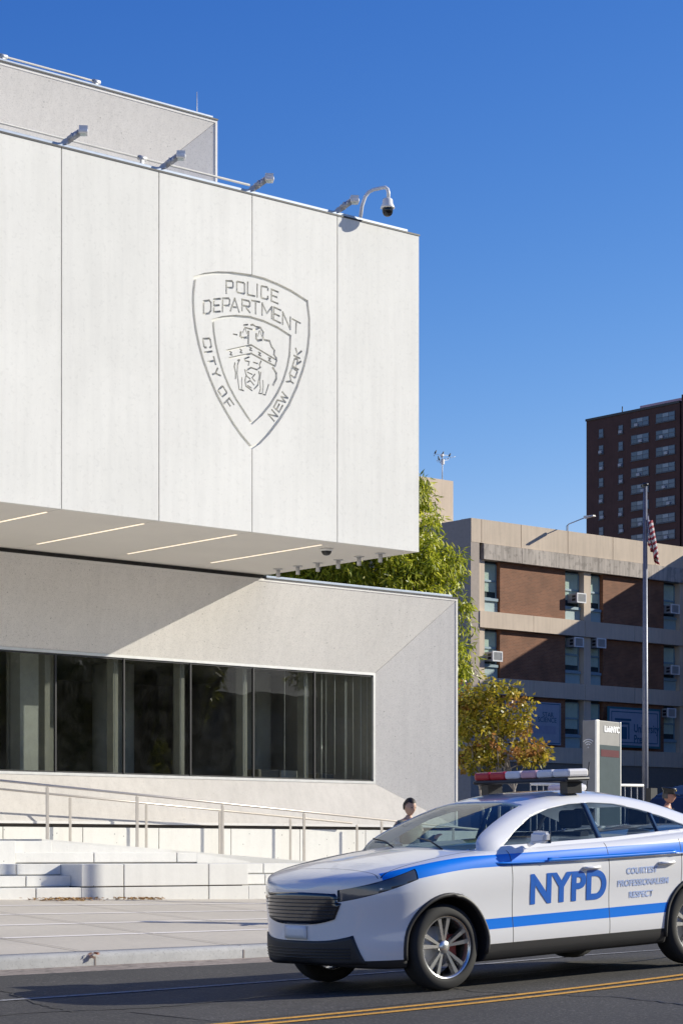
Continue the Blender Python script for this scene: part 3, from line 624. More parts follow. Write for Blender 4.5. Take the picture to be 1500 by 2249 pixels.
# small dome camera under the soffit
yy = 33.2; xx = onY(717, 1205, yy)[0]
k_ = (HOR - 1205) / F; D_ = (ZU0 - H) / k_; a_, b_, c_ = ray(717, 1205); xx, yy = a_ * D_, b_ * D_
sc2 = thing('soffit_camera', 'small white and black dome camera under the overhang', 'security camera', (xx, yy, ZU0))
b = MB(); b.lathe([(.0, 0), (.12, 0), (.125, -.03), (.105, -.05)], (xx, yy, ZU0 - .001), seg=24); b.build('housing', M['whitep'], sc2)
b = MB(); b.lathe([(.098, -.048), (.09, -.085), (.06, -.12), (.02, -.133), (0, -.134)], (xx, yy, ZU0), seg=24); b.build('dome', M['black'], sc2)
def downlight():
    t = thing('soffit_downlight', '', 'downlight', (0, 0, 0), 'downlights under the overhang end')
    b = MB(); b.lathe([(0, 0), (.10, 0), (.10, -.012), (0, -.012)], seg=20); b.build('mounting_plate', M['galv'], t)
    b = MB(); b.tube([(0, 0, -.012), (0, 0, -.17)], .042, 18); b.build('cylinder', M['galv'], t)
    return t
dl = downlight(); nm = ['first', 'second', 'third', 'fourth', 'fifth', 'sixth']
for i in range(6):
    o = dl if i == 0 else copy_tree(dl)
    o.location = (.911 * YU, (1.119 + (1.0195 - 1.119) * i / 5) * YU, ZU0 - .002); o['label'] = 'small grey cylinder downlight under the overhang, %s from the left' % nm[i]

# ------------------------------------------------------------------ leaves on the pavement
b = MB()
for i in range(520):
    if i < 340: px = random.gauss(150, 38); yy = 26.93 - abs(random.gauss(0, .16))
    else: px = random.uniform(250, 362); yy = 26.95 - abs(random.gauss(0, .07))
    x = xY(px, yy); z = walk_z(x, yy) + random.uniform(.005, .035); s_ = random.uniform(.02, .04)
    r_ = Matrix.Rotation(random.uniform(0, 6.3), 3, 'Z') @ Matrix.Rotation(random.uniform(-.7, .7), 3, 'X')
    b.poly([Vector((x, yy, z)) + r_ @ Vector(p) for p in ((-s_, 0, 0), (0, -s_ * .5, .004), (s_, 0, .008), (0, s_ * .5, .004))])
o = b.build('fallen_leaves', leafmat('dry_leaf', [(.36, .20, .06), (.55, .33, .10), (.25, .12, .05), (.45, .30, .16)], .1), fix=False); tag(o, 'dry brown and yellow leaves swept along the foot of the steps', 'fallen leaves', kind='stuff')
lx = xY(205, 19.58); b = MB()
for i in range(7):
    r_ = Matrix.Rotation(random.uniform(0, 6.3), 3, 'Z') @ Matrix.Rotation(random.uniform(-1.2, 1.2), 3, 'X'); s_ = random.uniform(.03, .05)
    c_ = Vector((lx + random.uniform(-.05, .05), YK1 - .03, kerb_z(lx) - .03 + random.uniform(-.03, .03)))
    b.poly([c_ + r_ @ Vector(p) for p in ((-s_, 0, 0), (-s_ * .3, -s_ * .6, .01), (s_, 0, .015), (0, s_ * .6, .01))])
tag(b.build('crumpled_leaf', leafmat('red_leaf', [(.35, .12, .06), (.6, .45, .36)], .1), fix=False), 'crumpled reddish dry leaf caught on the kerb joint', 'leaf')

# ------------------------------------------------------------------ trees
def branchy(b, base, tips, r0, n_main=6, rnd=None):
    """tapered trunk and limbs reaching to the tips"""
    for t_ in tips:
        mid = base.lerp(t_, .45); mid.z = base.z + (t_.z - base.z) * .6; mid += Vector((rnd.uniform(-.15, .15), rnd.uniform(-.15, .15), 0))
        b.tube([base, base.lerp(mid, .5) + Vector((0, 0, .1)), mid, mid.lerp(t_, .5) + Vector((0, 0, .08)), t_], [r0, r0 * .75, r0 * .5, r0 * .3, r0 * .12], 7, cap=False)
def tree(name, label, base, lobes, clusters, leaves, size, asp, droop, mat, barkm, r_trunk, seed, group=None, rad=.42, trunk_h=.35, outer=.55, n_limb=26, multi=1):
    rnd = random.Random(seed); t = thing(name, label, 'tree', base, group)
    import numpy as np
    vol = [l[3] * l[4] * l[5] for l in lobes]; cen = []
    for i in range(clusters):
        l = rnd.choices(lobes, vol)[0]
        while True:
            v = Vector((rnd.gauss(0, 1), rnd.gauss(0, 1), rnd.gauss(0, 1)))
            if v.length > .01: break
        v.normalize(); rr_ = rnd.uniform(0, 1) ** (1 / 3.0) * (1 - outer) + outer if rnd.random() < .8 else rnd.uniform(.2, .8)
        rr_ *= rnd.uniform(.86, 1.06)
        cen.append(Vector((l[0] + v.x * l[3] * rr_, l[1] + v.y * l[4] * rr_, l[2] + v.z * l[5] * rr_)))
    nl = clusters * leaves; rs = np.random.RandomState(seed)
    c = np.repeat(np.array([tuple(v) for v in cen]), leaves, axis=0)
    crad = np.repeat(rs.uniform(.45, 1.25, clusters), leaves)[:, None] * rad
    off = rs.normal(0, 1, (nl, 3)); off /= np.maximum(1e-6, np.linalg.norm(off, axis=1))[:, None]; off *= rs.uniform(0, 1, (nl, 1)) ** .5
    p = c + off * crad * np.array([1, 1, .8])
    d = off * .8 + rs.normal(0, .6, (nl, 3)); d[:, 2] -= droop; d /= np.linalg.norm(d, axis=1)[:, None]
    n_ = rs.normal(0, 1, (nl, 3)); s_ = np.cross(d, n_); s_ /= np.linalg.norm(s_, axis=1)[:, None]; up = np.cross(s_, d)
    L = size * rs.uniform(.6, 1.25, (nl, 1)); W = L * asp
    v0 = p; v1 = p + d * L * .45 + s_ * W * .5 + up * L * .05; v2 = p + d * L - up * L * .08; v3 = p + d * L * .45 - s_ * W * .5 + up * L * .05
    verts = np.stack([v0, v1, v2, v3], 1).reshape(-1, 3)
    me = bpy.data.meshes.new('crown'); me.vertices.add(nl * 4); me.vertices.foreach_set('co', verts.astype('f').ravel())
    me.loops.add(nl * 4); me.loops.foreach_set('vertex_index', np.arange(nl * 4, dtype='i')); me.polygons.add(nl)
    me.polygons.foreach_set('loop_start', np.arange(0, nl * 4, 4, dtype='i')); me.update(calc_edges=True); me.validate()
    me.materials.append(mat); _col(bpy.data.objects.new('crown', me), t)
    b = MB(); bs = Vector(base); lo = min(l[2] - l[5] for l in lobes)
    fork = Vector((bs.x, bs.y, bs.z + (lo - bs.z) * .8 + .2))
    for k in range(multi):
        o_ = Vector((rnd.uniform(-.15, .15), rnd.uniform(-.15, .15), 0)) * (multi > 1)
        b.tube([bs + o_ - Vector((0, 0, .1)), bs.lerp(fork, .15) + o_, fork + o_ * 3], [r_trunk * 1.25, r_trunk, r_trunk * .8], 12)
        tips = [rnd.choice(cen) for _ in range(n_limb // multi)]; branchy(b, fork + o_ * 3, tips, r_trunk * .6, rnd=rnd)
    b.build('trunk', barkm, t, smooth=True)
    return t
M['bark'] = plain('bark', (.16, .13, .10), .9, var=.3, scale=12, bump=.6)
M['barkpale'] = plain('pale_bark', (.38, .34, .30), .8, var=.2, scale=12)
green = leafmat('green_leaf', [(.09, .13, .010), (.24, .30, .02), (.42, .47, .03), (.58, .60, .05), (.72, .68, .12)], .45)
def lobe(px, py, D, rx, rz, ry=None):
    p = atD(px, py, D); k = D / F; return (p.x, p.y, p.z, rx * k, (ry or rx) * k, rz * k)
TD = 70.0; tb = atD(860, HOR, TD); tb.z = .3
tree('willow_oak', 'tall green narrow-leaved tree rising behind the police station', tb,
     [lobe(840, 1270, TD, 150, 130), lobe(900, 1140, TD, 75, 105), lobe(958, 1265, TD, 72, 95), lobe(760, 1200, TD, 150, 150), lobe(985, 1400, TD, 58, 110), lobe(900, 1400, TD, 110, 120), lobe(960, 1500, TD, 70, 90), lobe(1000, 1560, TD, 38, 60), lobe(660, 1280, TD, 110, 90)],
     900, 52, .26, .20, .9, green, M['bark'], .22, 3, rad=.42, outer=.6, n_limb=34)
yel = leafmat('autumn_leaf', [(.15, .15, .012), (.28, .26, .02), (.44, .38, .03), (.56, .45, .05), (.62, .46, .07)], .42, rust=(.42, .20, .06))
YD = 60.0; yb = atD(1090, HOR, YD); yb.z = .4
tree('autumn_tree', 'small multi-stemmed tree with yellow-green and rust autumn leaves', yb,
     [lobe(1060, 1590, YD, 62, 70), lobe(1100, 1540, YD, 60, 48), lobe(1130, 1585, YD, 45, 45), lobe(1120, 1655, YD, 80, 28), lobe(1180, 1640, YD, 42, 20), lobe(1040, 1670, YD, 60, 35), lobe(1080, 1500, YD, 22, 18), lobe(1150, 1550, YD, 25, 20), lobe(1020, 1560, YD, 40, 60)],
     230, 26, .13, .62, .35, yel, M['barkpale'], .045, 9, rad=.24, outer=.45, n_limb=30, multi=3)
# trees across the road, seen mirrored in the station glass
rt = thing('street_tree', 'street tree behind the camera, reflected in the station windows', 'tree', (38, -12, -.6), 'street trees across the road')
src = [o for o in bpy.data.objects if o.name == 'willow_oak'][0]
k = 0
for x, y, s_ in ((40, -12, 1.0), (52, -16, 1.15), (28, -14, .9), (66, -20, 1.3), (46, -14, 1.1), (59, -17, 1.0), (34, -11, 1.2), (72, -24, 1.4), (79, -15, 1.2), (86, -17, 1.3), (93, -14, 1.2), (101, -18, 1.4)):
    r_ = rt if k == 0 else thing('street_tree', 'street tree behind the camera, reflected in the station windows', 'tree', (x, y, -.6), 'street trees across the road')
    r_.location = (x, y, -.6); r_.scale = (s_, s_, s_); r_.rotation_euler = (0, 0, k * 1.7)
    for ch in src.children:
        c_ = ch.copy(); C.objects.link(c_); c_.parent = r_; c_.matrix_parent_inverse = Matrix.Translation((-tb.x, -tb.y, -tb.z))
    k += 1

op_ = thing('brick_row_building', 'long brown brick building across the road behind the camera', 'building', (80, -34, -.7))
b = MB(); b.box(20, 150, -48, -34, -.75, 11); b.build('wall', plain('row_brick', (.12, .075, .055), .9, var=.2, scale=.4), op_)
for k in range(24):
    for zz_ in (1.0, 4.5, 8.0):
        b = MB(); b.box(23 + 5.2 * k, 25.2 + 5.2 * k, -33.98, -33.9, zz_, zz_ + 1.9); b.build('window', M['pipe'], op_)
# ------------------------------------------------------------------ school across the plaza
SY = 81.0
def sx(px): return xY(px, SY)
M['sconc'] = concrete('school_concrete', (.62, .51, .395), speck=.05, speck_scale=6, patch=.10, streak=.10, bump=.1)
M['sstain'] = concrete('stained_concrete', (.50, .44, .38), speck=.25, speck_scale=3, thr=.55, patch=.2, streak=.35, bump=.1)
M['brick'] = brick('brown_brick', (.25, .100, .048), (.18, .07, .035), (.26, .15, .09))
M['teal'] = plain('teal_panel', (.32, .42, .42), .6)
M['sill'] = plain('blue_grey_sill', (.22, .32, .38), .5)
M['shade'] = plain('roller_shade', (.72, .76, .70), .8)
M['reveal'] = plain('dark_reveal', (.045, .06, .075), .7)
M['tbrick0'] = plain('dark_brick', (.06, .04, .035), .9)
sch = thing('school_building', 'beige concrete and brown brick school building half in shadow', 'building', (90, SY, .4))
cols = [sx(p) for p in (1045, 1060, 1097, 1240, 1278, 1293, 1323, 1456, 1488)]
MODW = cols[5] - cols[1] if False else 7.9
b = MB(); b.box(78.9, 110, SY + .5, 100, -.7, 18.0, mi=0); b.build('wall', M['sconc'], sch)
zp1 = onY(1045, 1141, SY)[1]; zp0 = onY(1045, 1193, SY)[1]; zb0 = onY(1045, 1228, SY)[1]
b = MB()
for a, c in zip([78.3, 79.05, 81.9, 85.4, 88.9, 92.3], [79.05, 81.9, 85.4, 88.9, 92.3, 95.3]): b.box(a + .02, c - .02, SY - .25, SY + .5, zp0, zp1)
b.build('parapet', M['sconc'], sch)
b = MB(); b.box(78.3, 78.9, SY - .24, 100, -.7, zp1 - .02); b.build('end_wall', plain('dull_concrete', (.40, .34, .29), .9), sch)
b = MB()
for a, c in zip([79.15, 81.9, 85.4, 87.7, 91.2], [81.9, 85.4, 87.7, 91.2, 96.2]): b.box(a + .012, c - .012, SY - .32, SY + .5, zb0, zp0 - .02)
b.build('stained_beam', M['sstain'], sch)
zb = [zb0]; tops = [onY(1045, 1342, SY)[1], onY(1045, 1378, SY)[1], onY(1045, 1487, SY)[1], onY(1045, 1523, SY)[1], onY(1045, 1634, SY)[1], onY(1045, 1670, SY)[1]]
for k in range(3):
    b = MB(); x_ = 78.9
    while x_ < 96: b.box(x_ + .01, min(x_ + 3.9, 96.2) - .01, SY - .28, SY + .5, tops[2 * k + 1], tops[2 * k]); x_ += 3.9
    b.build('spandrel_band', M['sconc'], sch)
floors = [(tops[0], zb0), (tops[2], tops[1]), (tops[4], tops[3])]
b = MB(); b.box(78.9, 96.2, SY - .2, SY + .4, .4, tops[5] - .01); b.build('ground_wall', plain('shaded_base_wall', (.20, .175, .15), .9), sch)  # wall colour lowered to put the shadow into it
acs = []
mods = [(cols[1] - 7.9 * 0, )]
for fi, (z0, z1) in enumerate(floors):
    for xa, xb in ((78.95, cols[1]), (cols[4], cols[5]), (cols[8], cols[8] + .65)):
        b = MB(); b.box(xa, xb, SY - .12, SY + .5, z0, z1); b.build('pilaster', M['sconc'], sch)
    for xa, xb in ((cols[2], cols[3]), (cols[6], cols[7])):
        b = MB(); b.box(xa, xb, SY - .02, SY + .5, z0, z1); b.build('brick_panel', M['brick'], sch)
    for xa, xb in ((cols[1], cols[2]), (cols[3], cols[4]), (cols[5], cols[6]), (cols[7], cols[8])):
        b = MB(); b.box(xa + .015, xb - .015, SY + .30, SY + .33, z0 + .01, z1 - .01); wn = b.build('window', M['reveal'], sch)
        zs = z0 + (z1 - z0) * .27; zm = z0 + (z1 - z0) * .62
        b = MB(); b.box(xa + .06, xb - .06, SY + .12, SY + .29, z0 + .01, zs - .12); b.build('infill_panel', M['teal'], wn)
        b = MB(); b.box(xa + .0, xb - .1, SY + .02, SY + .28, zs - .12, zs + .02); b.build('sill', M['sill'], wn)
        b = MB()
        for za, zz in ((zs + .02, zm), (zm, z1 - .12)):
            b.box(xa + .05, xb - .05, SY + .20, SY + .26, zz - .05, zz); b.box(xa + .05, xb - .05, SY + .20, SY + .26, za, za + .05)
            b.box(xa + .05, xa + .1, SY + .20, SY + .26, za, zz); b.box(xb - .1, xb - .05, SY + .20, SY + .26, za, zz)
        b.build('sash', M['sill'], wn)
        b = MB(); b.box(xa + .1, xb - .1, SY + .255, SY + .275, zm + .02, z1 - .17); b.box(xa + .1, xb - .1, SY + .262, SY + .278, zm - .55, zm - .02); b.build('shade', M['shade'], wn)
        b = MB(); b.box(xa + .1, xb - .1, SY + .235, SY + .24, zs + .07, zm - .03); b.box(xa + .1, xb - .1, SY + .235, SY + .24, zm + .03, z1 - .18); b.build('pane', M['glass2'], wn)
# taller wing standing forward on the right: its shadow crosses the front
b = MB(); b.box(96.4, 116, 46, SY + 1, -.7, 18.6); b.build('unseen_wing', M['tbrick0'], sch)
b = MB(); b.box(108, 132, 46, SY + 10, -.7, 24); b.build('unseen_wing', M['tbrick0'], sch)  # unseen taller block, added to hold back more sky light
bs_ = thing('sky_blocker', 'large added brown block beyond the right edge of the view, cutting sky light', 'building', (150, 23, -.7))  # unseen mass added to keep sky light off the school front
b = MB(); b.box(118, 200, 0, 45, -.75, 38); b.build('wall', M['tbrick0'], bs_)
b = MB()
for k in range(9):
    for j in range(10): b.box(117.9, 118.02, 2 + 4.8 * k, 3.6 + 4.8 * k, 2 + 3.5 * j, 3.7 + 3.5 * j)
tag(b.build('windows', M['pipe'], bs_), kind='stuff')
bkx, bkz = onY(995, 1057, 95.0)
b = MB(); b.box(bkx - 12, bkx, 95, 99, 17, bkz); b.build('roof_bulkhead', M['sconc'], sch)
# air conditioners
def aircon():
    t = thing('air_conditioner', '', 'air conditioner', (0, 0, 0), 'air conditioners in the school windows')
    b = MB(); b.box(-.33, .33, -.28, .4, -.24, .24, bev=.012)
    b.build('casing', plain('ac_casing', (.34, .35, .36), .5), t)
    b = MB(); b.box(-.35, .35, -.34, -.281, -.26, -.20); b.box(-.35, .35, -.34, -.281, .20, .26); b.box(-.35, -.29, -.34, -.281, -.2, .2); b.box(.29, .35, -.34, -.281, -.2, .2); b.build('front_frame', M['whitep'], t)
    b = MB()
    for k in range(7): b.box(-.28, .28, -.325, -.285, -.18 + .055 * k, -.155 + .055 * k)
    b.build('grille', plain('ac_grille', (.45, .46, .47), .5), t)
    b = MB()
    for k in range(2): b.box(-.335, -.331, -.2, .05, -.15 + .17 * k, -.02 + .17 * k)
    b.build('side_louvre', M['black'], t)
    return t
ac = aircon()
for i, (px, py, lb) in enumerate(((1272, 1314, 'window air conditioner in sunlight on the top floor'), (1088, 1442, 'window air conditioner at the building corner behind the autumn tree'),
                                  (1267, 1411, 'shaded window air conditioner left of the middle pilaster'), (1316, 1413, 'shaded window air conditioner right of the middle pilaster'),
                                  (1478, 1338, 'shaded window air conditioner on the top floor right of the flagpole'), (1478, 1472, 'shaded window air conditioner on the middle floor right of the flagpole'), (1470, 1566, 'shaded window air conditioner beside the right-hand school banner'))):
    o = ac if i == 0 else copy_tree(ac)
    x, z = onY(px, py, SY - .3); o.location = (x, SY - .12, z); o['label'] = 'boxy ' + lb
# banners
def banner(label, p0, p1, name):
    (xa, za), (xb, zb_) = onY(p0[0], p0[1], SY - .4), onY(p1[0], p1[1], SY - .4)
    t = thing('school_banner', label, 'banner', ((xa + xb) / 2, SY - .35, min(za, zb_)), 'banners on the school front')
    return t, xa, xb, max(za, zb_), min(za, zb_)
blue = plain('banner_blue', (.03, .11, .19), .6); pale = plain('banner_shaded_white', (.34, .38, .46), .6)  # banner white is darkened so its colour carries the building shadow
t, xa, xb, za, zb_ = banner('white banner reading University Prep in blue with a blue border', (1338, 1556), (1446, 1640), 'b')
b = MB(); b.box(xa - .12, xb + .12, SY - .40, SY - .33, zb_ - .12, za + .12); b.build('border', plain('banner_teal', (.04, .16, .2), .6), t)
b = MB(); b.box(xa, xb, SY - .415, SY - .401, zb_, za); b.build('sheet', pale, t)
b = MB(); k = .12
b.box(xa + k, xb - k, SY - .42, SY - .416, za - k - .05, za - k); b.box(xa + k, xb - k, SY - .42, SY - .416, zb_ + k, zb_ + k + .05); b.box(xa + k, xa + k + .05, SY - .42, SY - .416, zb_ + k + .05, za - k - .05); b.box(xb - k - .05, xb - k, SY - .42, SY - .416, zb_ + k + .05, za - k - .05); b.build('rule', blue, t)
lx0 = xa + .55
b = MB(); b.box(lx0 - .15, lx0 + 1.15, SY - .425, SY - .417, za - .62, za - .5); b.box(lx0, lx0 + 1.0, SY - .425, SY - .417, za - .82, za - .7); b.box(lx0, lx0 + .1, SY - .425, SY - .417, za - 1.6, za - .82); b.box(lx0 + .9, lx0 + 1.0, SY - .425, SY - .417, za - 1.6, za - .82); b.box(lx0 + .2, lx0 + .8, SY - .425, SY - .417, za - 1.6, za - .95); b.build('emblem', blue, t)
text_mesh('University', .62, Vector((lx0 + 1.35, SY - .42, za - 1.2)), FACING, 'lettering', blue, t, bold=.012, sx=.8)
text_mesh('Prep', .62, Vector((lx0 + 1.35, SY - .42, za - 1.78)), FACING, 'lettering', blue, t, bold=.012, sx=.8)
t, xa, xb, za, zb_ = banner('pale banner with a grey panel, partly behind the autumn tree', (1110, 1537), (1231, 1637), 'b')
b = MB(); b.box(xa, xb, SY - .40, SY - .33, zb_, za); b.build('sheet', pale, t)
b = MB(); b.box(xb - .1, xb - .06, SY - .405, SY - .401, zb_ + .06, za - .06); b.box(xa + .06, xb - .1, SY - .405, SY - .401, za - .1, za - .06); b.box(xa + .06, xb - .1, SY - .405, SY - .401, zb_ + .06, zb_ + .1); b.build('rule', blue, t)
b = MB(); x2_ = sx(1208); b.box(x2_ - 2.2, x2_, SY - .405, SY - .401, onY(1190, 1613, SY)[1], onY(1190, 1595, SY)[1]); b.build('panel', plain('banner_grey', (.30, .32, .42), .6), t)
text_mesh('STAR', .36, Vector((sx(1178), SY - .41, onY(1178, 1575, SY)[1])), FACING, 'lettering', blue, t)
text_mesh('SCIENCE', .36, Vector((sx(1168), SY - .41, onY(1168, 1586, SY)[1])), FACING, 'lettering', blue, t)
# lamp on the parapet
lxp, lzp = onY(1246, 1154, SY)
fl2 = thing('parapet_lamp', 'long-armed lamp leaning out over the school parapet', 'lamp', (lxp, SY, zp1))
b = MB(); b.tube([(lxp, SY, zp1 - .1), (lxp, SY, lzp + .0), (lxp, SY - .08, lzp + .06), (lxp, SY - 1.3, lzp + .28)], .03, 8); b.build('arm', M['galv'], fl2)
b = MB(); b.tube([(lxp - .12, SY, zp1 - .1), (lxp - .11, SY, lzp - .05), (lxp - .02, SY - .05, lzp + .04)], .012, 6); b.build('cable', M['dark'], fl2)
b = MB(); b.hexa([(lxp - .12, SY - 1.9, lzp + .26), (lxp + .12, SY - 1.9, lzp + .26), (lxp + .07, SY - 1.2, lzp + .22), (lxp - .07, SY - 1.2, lzp + .22), (lxp - .08, SY - 1.9, lzp + .33), (lxp + .08, SY - 1.9, lzp + .33), (lxp + .07, SY - 1.2, lzp + .36), (lxp - .07, SY - 1.2, lzp + .36)]); b.build('lamp_head', M['galv'], fl2)
# antenna and birds
ax, az = onY(971, 1054, 96.0); az2 = onY(973, 1002, 96.0)[1]
an = thing('roof_antenna', 'thin television antenna on the beige roof block', 'antenna', (ax, 96, bkz))
b = MB(); b.tube([(ax, 96, bkz - .1), (ax, 96, az2)], .03, 8); b.build('mast', M['galv'], an)
def bp(px, py, y=96.0): x, z = onY(px, py, y); return Vector((x, y, z))
b = MB(); b.tube([bp(958, 1012), bp(1000, 1003)], .012, 6); b.tube([bp(960, 1015), bp(985, 1010)], .012, 6); b.tube([bp(952, 997), bp(987, 1001)], .012, 6)
for k in range(7): q = bp(960 + 6 * k, 1011.5 - 1.3 * k); b.tube([q + Vector((-.22, -.25, 0)), q + Vector((.22, .25, 0))], .007, 5)
b.build('boom', M['galv'], an)
b = MB(); b.box(ax - .02, ax + .1, 95.9, 96.1, az2 - .5, az2 - .2, bev=.01); b.box(ax - .08, ax + .06, 95.9, 96.1, az2 - .02, az2 + .1, bev=.01); b.build('balun', M['whitep'], an)
b = MB(); b.lathe([(0, -.13), (.03, -.10), (.05, -.03), (.048, .04), (.032, .09), (.034, .12), (.022, .15), (.006, .165), (0, .19)], axis=(.55, 0, .83), seg=12)
b.prism([(-.10, -.012, -.16), (-.13, -.02, -.25), (-.13, .02, -.25), (-.10, .012, -.16)], (.02, 0, 0)); b.tube([(0, -.01, -.12), (0, -.01, -.17)], .004, 4); b.tube([(0, .015, -.12), (0, .015, -.17)], .004, 4)
bird = b.build('bird', plain('bird_feathers', (.012, .014, .02), .5), None)
for i, (px, py, lb) in enumerate(((956, 994, 'at the left tip of the antenna'), (972, 997, 'on top of the antenna mast'), (987, 1000.5, 'on the right arm of the antenna'), (963.5, 1008, 'on the lower left arm of the antenna'))):
    o = bird if i == 0 else bird.copy()
    if i: C.objects.link(o)
    o.location = bp(px, py - .4); o.rotation_euler = (0, -.9 if i == 3 else 0, 0); tag(o, 'small dark bird perched ' + lb, 'bird', 'birds on the antenna')

# ------------------------------------------------------------------ brick tower far away
TX = 257.8
def tY(px): a_, b_, c_ = ray(px, HOR); return b_ * TX / a_
def tz(px, py): a_, b_, c_ = ray(px, py); return H + c_ * TX / a_
M['tbrick'] = concrete('tower_brick', (.095, .048, .040), speck=.1, speck_scale=1.5, patch=.15, streak=.15, rough=.9)
yL, yR2, yEnd = tY(1287), tY(1492), tY(1492) - 14
tt = tz(1287, 926)
tw = thing('brick_tower', 'dark brown brick apartment tower behind the school', 'building', (TX + 10, (yL + yR2) / 2, -.6))
b = MB(); b.box(TX, TX + 22, yL, yR2, -.7, tt); b.box(TX - .3, TX + 22, yR2 - .6, yEnd, -.7, tt + 1.1); b.build('wall', M['tbrick'], tw)
b = MB(); b.box(TX - .15, TX + 22, yL + .1, yR2 + .01, tt, tt + .35); b.tube([(TX + .3, tY(1363), tt), (TX + .3, tY(1363), tt + 1.3)], .09, 6); b.box(TX + 1, TX + 16, tY(1395), yR2 + .02, tt + .35, tt + 1.0, mi=1)
b.build('roof_edge', [M['dark'], plain('pink_roofing', (.62, .42, .46), .8)], tw)
M['tglass'] = plain('tower_glass', (.05, .07, .10), .06, 0.0, coat=1.0)
M['tpane'] = leafmat('tower_pane', [(.05, .08, .13), (.10, .16, .24), (.07, .11, .18), (.22, .27, .33), (.40, .44, .48)], 0.0); M['tpane'].node_tree.nodes['Principled BSDF'].inputs['Roughness'].default_value = .12
M['tframe'] = plain('tower_window_frame', (.06, .075, .10), .5)
rows_ = [927 + 36.55 * k for k in range(10)]
def twin(wd, hgt, n):
    b = MB(); b.box(-.06, .0, -wd / 2, wd / 2, -hgt / 2, hgt / 2); f_ = b.build('window', M['tframe'], tw, world=False)
    b = MB()
    for k in range(n):
        a = -wd / 2 + .09 + (wd - .09) * k / n; c = a + (wd - .09) / n - .09
        b.box(-.075, -.061, a, c, .06, hgt / 2 - .09); b.box(-.075, -.061, a, c, -hgt / 2 + .09, -.03)
    g_ = b.build('pane', M['tpane'], f_, world=False)
    b = MB(); b.box(-.12, 0, -wd / 2 - .1, wd / 2 + .1, -hgt / 2 - .12, -hgt / 2 - .02); b.build('sill', M['tframe'], f_, world=False)
    return f_
protos = {}
M['wac'] = plain('window_ac', (.42, .44, .47), .5)
for ci, (px, wd, n) in enumerate(((1320, .95, 1), (1363, .95, 1), (1405, 3.6, 3), (1461, 3.8, 3))):
    for ri, ry in enumerate(rows_):
        key = (wd, n)
        if key not in protos: protos[key] = o = twin(wd, 1.35, n)
        else:
            o = protos[key].copy(); C.objects.link(o)
            for ch in protos[key].children: c2 = ch.copy(); C.objects.link(c2); c2.parent = o
        yy_ = tY(px); zz_ = tz(1405, ry) + (0 if ci > 1 else -.7 + .1)
        o.location = (TX - .02 - tw.location.x, yy_ - tw.location.y, zz_ - tw.location.z); o.parent = tw; o.matrix_parent_inverse = Matrix()
        if (ri * 7 + ci * 5) % 3 != 0:
            b = MB(); oy = (((ri * 13 + ci * 7) % 5) / 5 - .5) * wd * .6
            q_ = (TX - .35, yy_ + oy, zz_ - .4); b.box(q_[0], q_[0] + .3, q_[1] - .3, q_[1] + .3, q_[2] - .22, q_[2] + .2); b.build('window_unit', M['wac'], tw)

# ------------------------------------------------------------------ flagpole and flag
FD = 58.0; fb = atD(1416, HOR, FD); ftop = atD(1420, 1066, FD).z
fp = thing('flagpole', 'tall grey flagpole in front of the school', 'flagpole', (fb.x, fb.y, .46))
b = MB(); b.tube([(fb.x, fb.y, .45), (fb.x, fb.y, 4), (fb.x, fb.y, ftop)], [.085, .08, .05], 16); b.build('pole', plain('shaded_pole_metal', (.16, .17, .21), .45, .3, var=.15), fp)  # metal darkened to stand for the shadow lying on the pole
b = MB(); b.lathe([(0, 0), (.08, 0), (.09, .03), (.05, .07), (0, .08)], (fb.x, fb.y, ftop - .01), seg=12); b.box(fb.x - .14, fb.x - .02, fb.y - .03, fb.y + .03, ftop - .06, ftop); b.build('cap', M['black'], fp)
b = MB(); b.box(fb.x - .05, fb.x + .2, fb.y - .24, fb.y - .05, .46, 2.9); b.build('winch_cabinet', M['dark'], fp)
